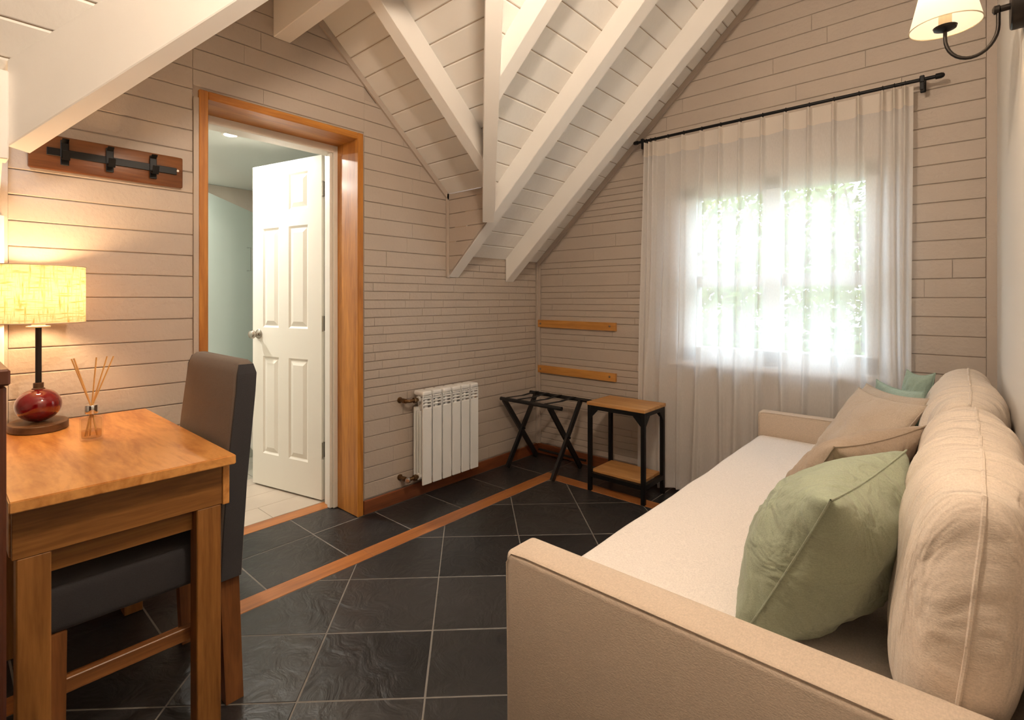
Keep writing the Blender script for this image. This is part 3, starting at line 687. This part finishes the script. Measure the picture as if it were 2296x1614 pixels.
for y in (-2.885, -2.75, -2.606):
    h = MB().box((.026, y-.0125, 1.692), (.031, y+.0125, 1.785), .002)
    h.bar((.031, y, 1.72), (.060, y, 1.708), .022, .004); h.bar((.060, y, 1.708), (.070, y, 1.738), .022, .004, (1, 0, 0))
    h.bar((.031, y, 1.775), (.052, y, 1.785), .02, .004)
    h.build('hook', BLACK, hk)
MB().lathe([(.006, 0), (.005, .002)], (.02, -2.515, 1.742), (1, 0, 0), 10).build('screw', NICKEL, hk)

# ------------------------------------------------------------------ radiator
rd = thing('radiator', (.1, -1.03, 0), 'white six-column aluminium radiator on the brick wall', 'radiator')
ya, yb = -1.268, -.788; rz0, rz1 = .10, .655; sw = (yb-ya)/6; rx0, rx1 = .028, .118
for k in range(6):
    y0 = ya+sw*k+.0045; y1 = ya+sw*(k+1)-.0045
    m = MB().box((rx1-.012, y0, rz0), (rx1, y1, rz1-.10), .003)                      # front plate
    m.box((rx0, y0, rz0+.02), (rx0+.012, y1, rz1-.10), .003)                         # rear plate
    m.box((rx0+.012, (y0+y1)/2-.012, rz0+.03), (rx1-.012, (y0+y1)/2+.012, rz1-.02), .003)
    m.box((rx0+.03, y0, rz0+.06), (rx0+.034, y1, rz1-.12)); m.box((rx0+.055, y0, rz0+.06), (rx0+.059, y1, rz1-.12))
    sec = m.build('section', RADW, rd)
    cap = MB().box((rx0, y0, rz1-.030), (rx1+.001, y1, rz1), .010, 3); cap.box((rx1-.02, y0, rz1-.036), (rx1-.004, y1, rz1-.026)); cap.build('top_cap', RADW, sec, autosmooth=40)
    for q in range(3): MB().box((rx1-.014, y0+.004, rz1-.088+.019*q), (rx1-.004, y1-.004, rz1-.079+.019*q), .002).build('grille_fin', RADW, sec)
    MB().box((rx1-.016, y0, rz1-.10), (rx1-.003, y0+.004, rz1-.03)).build('grille_fin', RADW, sec)
    MB().box((rx1-.016, y1-.004, rz1-.10), (rx1-.003, y1, rz1-.03)).build('grille_fin', RADW, sec)
for z in (rz1-.05, rz0+.045): MB().tube([((rx0+rx1)/2, ya+.002, z), ((rx0+rx1)/2, yb-.002, z)], .019, 14).build('manifold', RADW, rd, autosmooth=40)
for z, nm in ((rz1-.052, 'upper_valve'), (rz0+.045, 'lower_valve')):
    v = MB().tube([(0.0, ya-.075, z), (.06, ya-.075, z), (.073, ya-.06, z), (.073, ya+.005, z)], .0105, 12)
    v.lathe([(.018, 0), (.018, .004), (.012, .006)], (0, ya-.075, z), (1, 0, 0), 16); v.lathe([(.017, -.01), (.017, .012)], (.073, ya-.02, z), (0, 1, 0), 6); v.lathe([(.015, -.012), (.015, .012)], (.045, ya-.075, z), (1, 0, 0), 6)
    o = v.build('valve_pipe', BRASS, rd, autosmooth=40)
    if nm == 'lower_valve': MB().lathe([(.014, 0), (.016, .008), (.016, .022), (.012, .027)], (.07, ya-.068, z), (1, -1, 0), 14).build('valve_cap', CHROME, o, autosmooth=40)
MB().lathe([(.007, 0), (.007, .012)], (.073, yb, rz0+.03), (0, 1, 0), 8).build('drain_plug', BRASS, rd)

# ------------------------------------------------------------------ luggage rack
lr = thing('luggage_rack', (.3, -.3, 0), 'folding black luggage rack with webbing straps in the corner', 'luggage rack')
LZ = .50; yn, yf = -.50, -.165; fn, ff = -.455, -.10
for y, x0, x1 in ((yn, .055, .575), (yf, .055, .585)): MB().tube([(x0, y, LZ), (x1, y, LZ)], .0135, 12).build('top_bar', BLACKW, lr, autosmooth=40)
for x in (.085, .478):
    dx = .0
    MB().bar((x, yn, LZ-.005), (x-.02, ff, .006), .018, .034, (0, 1, 0)).build('leg', BLACKW, lr)
    MB().bar((x+.022, yf, LZ-.005), (x-.01, fn, .006), .018, .034, (0, 1, 0)).build('leg', BLACKW, lr)
    MB().lathe([(.008, -.03), (.008, .03)], (x, (yn+yf+fn+ff)/4, .262), (1, 0, 0), 10).build('pivot', BLACK, lr)
MB().tube([(.085, ff, .06), (.50, ff, .06)], .009, 8).build('lower_bar', BLACKW, lr)
for x in (.12, .22, .33, .45):
    m = MB()
    pts = [(yn-.012, LZ+.006), (yn, LZ+.0145), (yn+.1, LZ+.010), ((yn+yf)/2, LZ+.006), (yf-.1, LZ+.010), (yf, LZ+.0145), (yf+.012, LZ+.006)]
    vs = [(x+s, y, z+h) for (y, z) in pts for s, h in ((-.014, -.001), (.014, -.001), (.014, .001), (-.014, .001))]
    fs = [(i*4+k, i*4+(k+1) % 4, i*4+4+(k+1) % 4, i*4+4+k) for i in range(len(pts)-1) for k in range(4)]+[(0, 1, 2, 3), (len(vs)-4, len(vs)-3, len(vs)-2, len(vs)-1)]
    m.add(vs, fs).build('strap', STRAP, lr)

# ------------------------------------------------------------------ side table
st = thing('side_table', (.88, -.28, 0), 'square side table with wooden top and shelf on black steel legs', 'side table')
tx0, tx1, ty0, ty1, TZ = .722, 1.105, -.430, -.150, .557
MB().box((tx0-.004, ty0-.004, TZ-.020), (tx1+.004, ty1+.004, TZ), .002).build('top_board', TABW, st)
sh = MB().box((tx0+.024, ty0+.024, .115), (tx1-.024, ty1-.024, .135), .002).build('shelf_board', TABW, st)
L = .024
for x in (tx0, tx1-L):
    for y in (ty0, ty1-L): MB().box((x, y, 0), (x+L, y+L, TZ-.020), .0015).build('leg', BLACK, st)
for z0, z1 in ((TZ-.045, TZ-.020), (.088, .115)):
    for y in (ty0, ty1-L): MB().box((tx0+L, y, z0), (tx1-L, y+L, z1), .001).build('rail', BLACK, st)
    for x in (tx0, tx1-L): MB().box((x, ty0+L, z0), (x+L, ty1-L, z1), .001).build('rail', BLACK, st)
for y in (ty0, ty1-.004):
    for x, s in ((tx0+L, 1), (tx1-L, -1)):
        z = TZ-.045; MB().hexa([(x, y, z), (x+.05*s, y, z), (x, y, z-.055)], [(x, y+.004, z), (x+.05*s, y+.004, z), (x, y+.004, z-.055)]).build('gusset', BLACK, st)
for x in (tx0, tx1-.004):
    for y, s in ((ty0+L, 1), (ty1-L, -1)):
        z = TZ-.045; MB().hexa([(x, y, z), (x, y+.05*s, z), (x, y, z-.055)], [(x+.004, y, z), (x+.004, y+.05*s, z), (x+.004, y, z-.055)]).build('gusset', BLACK, st)

# ------------------------------------------------------------------ desk
dk = thing('desk', (.49, -2.87, 0), 'honey-coloured wooden desk carrying the lamp and reed diffuser', 'desk')
DZT = .765; dx0, dx1, dy0, dy1 = .020, .960, -3.103, -2.638
dx0 = .052; pts = [(dx0, dy0), (dx1, dy0), (dx1, dy1), (dx0, dy1)]
bm = bmesh.new(); bv = [bm.verts.new((x, y, DZT-.026)) for x, y in pts]; f0 = bm.faces.new(bv)
r = bmesh.ops.extrude_face_region(bm, geom=[f0])
for v in r['geom']:
    if isinstance(v, bmesh.types.BMVert): v.co.z = DZT
bmesh.ops.bevel(bm, geom=bm.edges[:], offset=.0025, segments=2, affect='EDGES'); MB().take(bm).build('tabletop', OAKX, dk, autosmooth=40)
az0, az1 = .622, DZT-.026
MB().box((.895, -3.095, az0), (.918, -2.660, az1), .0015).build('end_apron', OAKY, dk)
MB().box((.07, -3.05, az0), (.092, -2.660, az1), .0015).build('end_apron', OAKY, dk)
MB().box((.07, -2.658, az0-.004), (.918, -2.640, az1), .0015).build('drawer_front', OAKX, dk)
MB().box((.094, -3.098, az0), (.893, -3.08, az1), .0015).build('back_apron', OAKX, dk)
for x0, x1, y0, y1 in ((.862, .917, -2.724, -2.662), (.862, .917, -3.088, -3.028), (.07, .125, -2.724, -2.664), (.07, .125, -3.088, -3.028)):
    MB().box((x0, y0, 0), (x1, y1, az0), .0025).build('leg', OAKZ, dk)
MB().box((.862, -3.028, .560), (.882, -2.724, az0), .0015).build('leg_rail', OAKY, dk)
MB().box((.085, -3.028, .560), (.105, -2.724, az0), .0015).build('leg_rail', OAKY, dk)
# dark panel at the very left
dkp = thing('dark_wood_cabinet', (1.05, -3.2, 0), 'edge of a dark reddish wooden cabinet beside the desk', 'cabinet')
MB().box((.99, -3.53, .03), (1.40, -3.137, 1.07), .004).build('body', DARKW, dkp)
MB().box((.985, -3.535, 1.07), (1.405, -3.133, 1.095), .003).build('top', DARKW, dkp)
MB().box((1.01, -3.5, 0), (1.38, -3.17, .03)).build('plinth', DARKW, dkp)

# ------------------------------------------------------------------ table lamp
lx, ly = .165, -2.972
tlp = thing('table_lamp', (lx, ly, DZT), 'table lamp with red glazed ball base and linen drum shade', 'lamp')
bs = MB().lathe([(.075, 0), (.0785, .002), (.0785, .022), (.077, .024), (0, .024)], (lx, ly, DZT), n=40, sx=1.35, sy=1.0); bs.build('base', LBASE, tlp, autosmooth=40)
c = DZT+.024+.056
MB().lathe([(.062*math.cos(a), .056*math.sin(a)) for a in [(-78+156*k/20)*PI/180 for k in range(21)]], (lx, ly, c), n=40).build('ball', RED, tlp, smooth=True)
MB().lathe([(.017, .05), (.018, .055), (.014, .058), (.014, .074), (.012, .075)], (lx, ly, c), n=24).build('collar', LBASE, tlp, autosmooth=40)
MB().tube([(lx, ly, c+.072), (lx, ly, 1.112)], .0085, 16).build('stem', STEM, tlp, autosmooth=40)
MB().lathe([(.032, 0), (.032, .004), (.018, .006), (.018, .06)], (lx, ly, 1.106), n=24).build('socket', SOCK, tlp, autosmooth=40)
sr = .125; sz0, sz1 = 1.122, 1.312
MB().lathe([(sr, sz0), (sr, sz1)], (lx, ly, 0), n=64, cap=False).build('shade', SHADE, tlp, smooth=True)
for z in (sz0, sz1):
    MB().tube([(lx+sr*math.cos(2*PI*k/48), ly+sr*math.sin(2*PI*k/48), z) for k in range(49)], .002, 6, False).build('shade_rim', SOCK, tlp)
MB().lathe([(.012, -.01), (.024, .01), (.028, .03), (.02, .05), (.004, .057)], (lx, ly, 1.175), n=20).build('bulb', BULB, tlp, smooth=True)
point('table_lamp_light', (lx, ly, 1.222), 10, WARM, .045)

# ------------------------------------------------------------------ reed diffuser
gx, gy = .470, -2.880
rdf = thing('reed_diffuser', (gx, gy, DZT), 'small glass reed diffuser with chrome collar and orange reeds', 'diffuser')
def oval(mb, z0, z1, rx, ry, rnd_=.004): return mb.lathe([(1-rnd_/rx, z0), (1, z0+rnd_), (1, z1-rnd_), (1-rnd_/rx, z1)], (gx, gy, 0), n=32, sx=rx, sy=ry)
b = MB().lathe([(.004, .0), (.95, .0), (1, .004), (1, .068), (.93, .073), (.45, .075), (.40, .078), (.40, .088)], (gx, gy, DZT), n=36, sx=.030, sy=.029, cap=False)
b.lathe([(.35, .088), (.36, .070), (.86, .066), (.88, .008), (.004, .008)], (gx, gy, DZT), n=36, sx=.030, sy=.029, cap=False); b.build('bottle', BGLASS, rdf, autosmooth=50)
MB().lathe([(.85, .009), (.865, .010), (.865, .030), (.004, .030)], (gx, gy, DZT), n=36, sx=.030, sy=.029).build('liquid', LIQ, rdf, autosmooth=50)
MB().lathe([(.0155, .082), (.0165, .084), (.0165, .106), (.0155, .108), (.0045, .108)], (gx, gy, DZT), n=28, cap=False).build('collar', CHROME, rdf, autosmooth=40)
for dx_, dy_ in ((.010, -.050), (-.006, -.042), (.012, .010), (-.004, .040), (.008, .054)):
    MB().tube([(gx-dx_*.5, gy-dy_*.3, DZT+.012), (gx+dx_*.1, gy+dy_*.05, DZT+.108), (gx+dx_, gy+dy_, DZT+.255)], .0022, 6).build('reed', REED, rdf)

# ------------------------------------------------------------------ dining chair
ch = thing('upholstered_chair', (.645, -2.8, 0), 'high-backed grey upholstered chair with wooden legs at the desk', 'chair')
cx0, cx1 = .418, .872
def rrect(x0, x1, y0, y1, r, n=4):
    o = []
    for cx_, cy_, a0 in ((x1-r, y1-r, 0), (x0+r, y1-r, 90), (x0+r, y0+r, 180), (x1-r, y0+r, 270)):
        o += [(cx_+r*math.cos(math.radians(a0+90*k/n)), cy_+r*math.sin(math.radians(a0+90*k/n))) for k in range(n+1)]
    return o
sec = [(.378, -2.652, -2.585, 0, .012), (.50, -2.646, -2.578, 0, .014), (.60, -2.639, -2.571, 0, .015), (.65, -2.637, -2.568, 0, .015), (.80, -2.622, -2.553, .002, .016), (.92, -2.608, -2.541, .004, .018), (.975, -2.603, -2.536, .008, .022), (1.003, -2.594, -2.542, .018, .022), (1.014, -2.582, -2.553, .034, .012)]
vs = []; nr = 20
for z, y0, y1, i_, r_ in sec: vs += [(x, y, z) for x, y in rrect(cx0+i_, cx1-i_, y0, y1, min(r_, (y1-y0)*.45))]
fs = [(i*nr+k, i*nr+(k+1) % nr, (i+1)*nr+(k+1) % nr, (i+1)*nr+k) for i in range(len(sec)-1) for k in range(nr)]+[tuple(range(nr))[::-1], tuple(range((len(sec)-1)*nr, len(sec)*nr))]
MB().add(vs, fs).build('backrest', GREYB, ch, autosmooth=50)
# darker side panels sewn onto the two edges of the backrest
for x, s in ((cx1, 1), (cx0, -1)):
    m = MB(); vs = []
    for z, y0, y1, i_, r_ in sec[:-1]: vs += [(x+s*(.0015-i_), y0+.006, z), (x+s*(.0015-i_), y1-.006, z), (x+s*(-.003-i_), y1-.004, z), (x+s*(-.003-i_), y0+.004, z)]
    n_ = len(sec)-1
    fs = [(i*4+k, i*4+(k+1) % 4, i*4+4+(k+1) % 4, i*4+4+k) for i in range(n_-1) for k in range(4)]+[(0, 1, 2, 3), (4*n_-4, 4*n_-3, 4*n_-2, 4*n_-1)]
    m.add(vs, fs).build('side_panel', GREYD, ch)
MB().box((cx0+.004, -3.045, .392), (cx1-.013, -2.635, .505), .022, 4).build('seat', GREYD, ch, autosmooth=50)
for x0, x1 in ((cx0+.010, cx0+.048), (cx1-.051, cx1-.013)):
    MB().hexa([(x0, -2.628, 0), (x1, -2.628, 0), (x1, -2.578, 0), (x0, -2.578, 0)], [(x0, -2.646, .395), (x1, -2.646, .395), (x1, -2.592, .395), (x0, -2.592, .395)]).build('leg', CHWOOD, ch)
    MB().hexa([(x0, -3.030, 0), (x1, -3.030, 0), (x1, -2.996, 0), (x0, -2.996, 0)], [(x0, -3.036, .395), (x1, -3.036, .395), (x1, -2.992, .395), (x0, -2.992, .395)]).build('leg', CHWOOD, ch)
    MB().box((x0+.010, -2.998, .238), (x1-.008, -2.635, .275), .002).build('side_stretcher', CHWOODY, ch)

# ------------------------------------------------------------------ sofa
so = thing('sofa', (2.1, -1.25, 0), 'beige linen sofa along the plaster wall', 'sofa')
ax0, ax1 = 1.655, 2.572; sy0, sy1 = -2.290, -.150; AZ = .603
def soft(lo, hi, b, seg, sub=0, amp=0, fr=(6, 6, 6), seed=0):
    bm = bmesh.new(); bmesh.ops.create_cube(bm, size=1)
    for v in bm.verts: v.co = Vector([lo[i]+(hi[i]-lo[i])*(v.co[i]+.5) for i in range(3)])
    bmesh.ops.bevel(bm, geom=bm.edges[:], offset=b, segments=seg, profile=.5, affect='EDGES')
    if sub:
        L_ = .05
        for ax in range(3):
            n_ = int((hi[ax]-lo[ax])/L_)
            for k in range(1, n_):
                co = [0, 0, 0]; co[ax] = lo[ax]+(hi[ax]-lo[ax])*k/n_; no = [0, 0, 0]; no[ax] = 1
                bmesh.ops.bisect_plane(bm, geom=bm.verts[:]+bm.edges[:]+bm.faces[:], plane_co=co, plane_no=no)
        bm.normal_update()
        for v in bm.verts:
            p = Vector((v.co.x*fr[0], v.co.y*fr[1], v.co.z*fr[2]+seed)); v.co += v.normal*(noise.noise(p)*amp+noise.noise(p*2.3)*amp*.4)
    return MB().take(bm)
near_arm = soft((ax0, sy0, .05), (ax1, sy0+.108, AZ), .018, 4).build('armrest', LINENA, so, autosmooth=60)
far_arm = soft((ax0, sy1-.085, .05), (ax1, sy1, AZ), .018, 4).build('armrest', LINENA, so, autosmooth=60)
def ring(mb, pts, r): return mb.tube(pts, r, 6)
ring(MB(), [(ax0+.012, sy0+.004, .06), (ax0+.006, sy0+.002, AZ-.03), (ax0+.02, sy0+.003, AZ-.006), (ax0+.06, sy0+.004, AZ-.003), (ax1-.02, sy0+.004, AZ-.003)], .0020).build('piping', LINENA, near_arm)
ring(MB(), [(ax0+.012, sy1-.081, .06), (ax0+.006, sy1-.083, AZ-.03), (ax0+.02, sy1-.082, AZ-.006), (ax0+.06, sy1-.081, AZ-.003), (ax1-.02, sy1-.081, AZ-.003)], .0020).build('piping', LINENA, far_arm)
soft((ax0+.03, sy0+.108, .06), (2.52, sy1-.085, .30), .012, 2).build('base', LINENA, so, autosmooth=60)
soft((ax0+.006, sy0+.112, .30), (2.42, sy1-.089, .483), .028, 4, 1, .006, (5, 2.4, 4), 3).build('seat_cushion', LINENLIT, so, smooth=True)
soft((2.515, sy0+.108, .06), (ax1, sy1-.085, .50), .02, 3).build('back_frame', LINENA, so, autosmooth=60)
for x in (ax0+.05, ax1-.08):
    for y in (sy0+.04, sy1-.07): MB().box((x, y, 0), (x+.04, y+.04, .055)).build('foot', BLACKW, so)
def backcushion(y0, y1, z0, z1, xc, hx, lean, label, seed):
    n = 30; loop = []; cyy, czz = (y0+y1)/2, (z0+z1)/2; hy, hz = (y1-y0)/2, (z1-z0)/2
    bm = bmesh.new(); bmesh.ops.create_cube(bm, size=2); bmesh.ops.subdivide_edges(bm, edges=bm.edges[:], cuts=n, use_grid_fill=True)
    for v in bm.verts:
        a, b_, c_ = v.co
        # rounded box: soft bulge on broad faces
        ex = math.sqrt(max(0, 1-abs(b_)**3.5*.85))*math.sqrt(max(0, 1-abs(c_)**3.2*.80))
        q = Vector((a*hx*(.30+.70*ex), b_*hy*(1-.05*abs(a)**3-.03*abs(c_)**4), c_*hz*(1-.10*abs(a)**2.2-.06*abs(b_)**5)))
        p = Vector((q.x*3+seed, (cyy+q.y)*9, (czz+q.z)*3+(cyy+q.y)*2)); d = noise.noise(p)*.014+noise.noise(p*2.1)*.009
        dirv = Vector((a*(1 if abs(a) > .9 else .2), .1*b_, c_*(1 if abs(c_) > .9 else .2)))
        if dirv.length: q += dirv.normalized()*d
        v.co = Vector((xc+q.x+lean*q.z, cyy+q.y, czz+q.z))
        if abs(a-(2*17/31-1)) < .01: loop.append((math.atan2(c_, b_), tuple(v.co)))
    o = MB().take(bm).build('back_cushion', CUSH, None, smooth=True); tag(o, label, 'cushion', 'sofa back cushions')
    pts = [p_ for _, p_ in sorted(loop)]; pts.append(pts[0])
    MB().tube(pts, .0035, 6, False).build('seam', CUSH, o)
    return o
backcushion(-2.178, -1.275, .478, .915, 2.463, .102, .10, 'beige back cushion at the near end of the sofa behind the sage pillow', 1)
backcushion(-1.255, -.245, .478, .915, 2.455, .111, .10, 'beige back cushion at the window end of the sofa', 9)
def pix(x, y, z):
    fw = Vector((-math.sin(YAW), math.cos(YAW), 0)); rt = Vector((math.cos(YAW), math.sin(YAW), 0))
    d = fw+rt*((x-CXP)/FPX)-Vector((0, 0, (y-HYP)/FPX)); return CAM+d*((z-CAM.z)/d.z)
def pillow(nt, ft, nb, T, mat, label, seed, push=(0, 0, 0)):
    nt, ft, nb = [Vector(p)+Vector(push) for p in (nt, ft, nb)]
    U = ft-nt; V = nb-nt; V = V-U*(V.dot(U)/U.length_squared)*.6; c = nt+(U+V)/2; N = U.cross(V).normalized(); n = 34; m = MB(); vs = []; idx = {}
    def pos(i, j, s):
        a = -1+2*i/n; b = -1+2*j/n; a = math.sin(a*PI/2)*.35+a*.65; b = math.sin(b*PI/2)*.35+b*.65
        e = max(0, (1-a*a)*(1-b*b)); h = T/2*e**.42*(.78+.22*e)
        pa = a*(1-.10*(1-b*b)*abs(a)**1.5); pb = b*(1-.10*(1-a*a)*abs(b)**1.5)
        p = c+U/2*pa+V/2*pb
        cor = (abs(a)*abs(b))**1.5
        ang = math.atan2(abs(b)-1.0, abs(a)-1.0)
        wr = noise.noise(Vector((a*2.2+seed, b*2.2, s*3)))*.022*e+(.5-abs(noise.noise(Vector((a*2.6+b*1.4, b*4.5-a+seed, s)))))*.016*e**.7+.010*math.sin(ang*16+seed)*cor*e
        return p+N*s*(h+wr)
    for s in (1, -1):
        for i in range(n+1):
            for j in range(n+1):
                edge = i in (0, n) or j in (0, n)
                key = (i, j, 0 if edge else s)
                if key not in idx: idx[key] = len(vs); vs.append(pos(i, j, s))
    for s in (1, -1):
        g = lambda i, j: idx[(i, j, 0 if (i in (0, n) or j in (0, n)) else s)]
        for i in range(n):
            for j in range(n): m.f.append((g(i, j), g(i+1, j), g(i+1, j+1), g(i, j+1)))
    m.v = [tuple(v) for v in vs]
    o = m.build('throw_pillow', mat, None, smooth=True); tag(o, label, 'pillow', 'throw pillows on the sofa')
    loop = [(i, 0) for i in range(n)]+[(n, j) for j in range(n)]+[(i, n) for i in range(n, 0, -1)]+[(0, j) for j in range(n, -1, -1)]
    MB().tube([vs[idx[(i, j, 0)]] for i, j in loop], .0020, 6, False).build('seam', mat, o)
    return o
pillow(pix(1888, 1116, .845), pix(2050, 1006, .850), pix(1700, 1415, .470), .26, SAGE, 'sage green pillow in front of the tan pillow on the sofa', 2, (-.013, -.026, .0))
pillow(pix(1862, 1003, .845), pix(2070, 955, .855), pix(1738, 1200, .49), .185, TAN, 'tan pillow between the sage pillow and the sand-coloured pillow', 5, (.006, .010, 0))
pillow(pix(1922, 868, .84), pix(2076, 908, .855), pix(1800, 1065, .50), .12, SAND, 'sand-coloured pillow leaning in the middle of the pillow row', 11, (.006, 0, 0))
pillow(pix(1922, 868, .84), pix(2076, 908, .855), pix(1800, 1065, .50), .09, SAND, 'sand-coloured pillow tucked behind the middle pillow', 14, (.006, .23, -.012))
pillow(pix(1958, 852, .845), pix(2066, 880, .85), (2.13, -.39, .49), .075, MINT, 'crumpled mint green pillow behind the sand-coloured pillows', 21, (.008, .035, 0))
pillow(pix(2028, 828, .885), pix(2092, 836, .885), (2.19, -.30, .488), .12, MINT, 'upright mint green pillow at the window end of the sofa', 27, (.008, .01, 0))

# ------------------------------------------------------------------ wall sconces
def sconce(y, label):
    z = 1.943; xs_ = 2.43
    s = thing('wall_sconce', (XR, y, z), label, 'wall lamp', 'sconces above the sofa')
    MB().lathe([(.055, 0), (.055, .022), (.052, .025), (0, .025)], (XR, y, z), (-1, 0, 0), 32).build('wall_plate', IRON, s, autosmooth=40)
    MB().lathe([(.008, 0), (.008, .018), (.011, .02), (.011, .03), (.004, .034)], (XR-.025, y, z+.004), (-1, 0, 0), 14).build('knuckle', IRON, s, autosmooth=40)
    x1 = XR-.047; r = (x1-xs_)/2; cx_ = (x1+xs_)/2
    pts = [(x1, y, z+.006), (x1, y, z-.02)]+[(cx_+r*math.cos(PI*k/16), y, z-.035-.068*math.sin(PI*k/16)) for k in range(0, 17)]+[(xs_, y, z-.015)]
    MB().tube(pts, .0045, 10).build('arm', IRON, s, autosmooth=40)
    MB().lathe([(.006, -.018), (.024, -.010), (.026, -.004), (.012, 0)], (xs_, y, z), n=24).build('cup', IRON, s, autosmooth=40)
    MB().lathe([(.014, 0), (.014, .055)], (xs_, y, z), n=20).build('candle_sleeve', SOCK, s, autosmooth=40)
    MB().lathe([(.010, 0), (.019, .016), (.021, .03), (.014, .05), (.002, .062)], (xs_, y, z+.055), n=20).build('bulb', BULB, s, smooth=True)
    MB().lathe([(.077, -.002), (.046, .135)], (xs_, y, z), n=48, cap=False).build('shade', SHADES, s, smooth=True)
    MB().tube([(xs_+.077*math.cos(2*PI*k/40), y+.077*math.sin(2*PI*k/40), z-.002) for k in range(41)], .0016, 6, False).build('shade_rim', SOCK, s)
    MB().lathe([(.004, 0), (.003, .003)], (XR-.012, y-.055, z+.01), (0, -1, 0), 8).build('screw', NICKEL, s)
    point('wall_sconce_light', (xs_, y, z+.088), 20, WARM, .02)
sconce(-1.36, 'black iron wall sconce with cream shade above the window end of the sofa')
sconce(-2.45, 'unseen black iron wall sconce with cream shade, added for brightness above the near sofa arm')  # out of view, added for more warm light on the sofa

# unseen pendant above the frame, added as fill light for the room
pdx, pdy, pdz = 1.95, -2.50, 2.50
pn = thing('fill_pendant', (pdx, pdy, p1(pdx)), 'unseen small black pendant with a bare round bulb, added as fill light under the slope', 'lamp')
MB().lathe([(.045, -.03), (.045, .06)], (pdx, pdy, p1(pdx)), n=24).build('canopy', IRON, pn, autosmooth=40)
MB().tube([(pdx, pdy, p1(pdx)), (pdx, pdy, pdz+.09)], .003, 8).build('cord', IRON, pn)
MB().lathe([(.004, .095), (.016, .09), (.018, .045), (.014, .043)], (pdx, pdy, pdz), n=20).build('socket', IRON, pn, autosmooth=40)
MB().lathe([(.045*math.cos(a), .045*math.sin(a)) for a in [(-88+176*k/14)*PI/180 for k in range(15)]], (pdx, pdy, pdz), n=24).build('bulb', BULB, pn, smooth=True)
point('fill_pendant_light', (pdx, pdy, pdz-.12), 36, (1.0, .82, .63), .07)
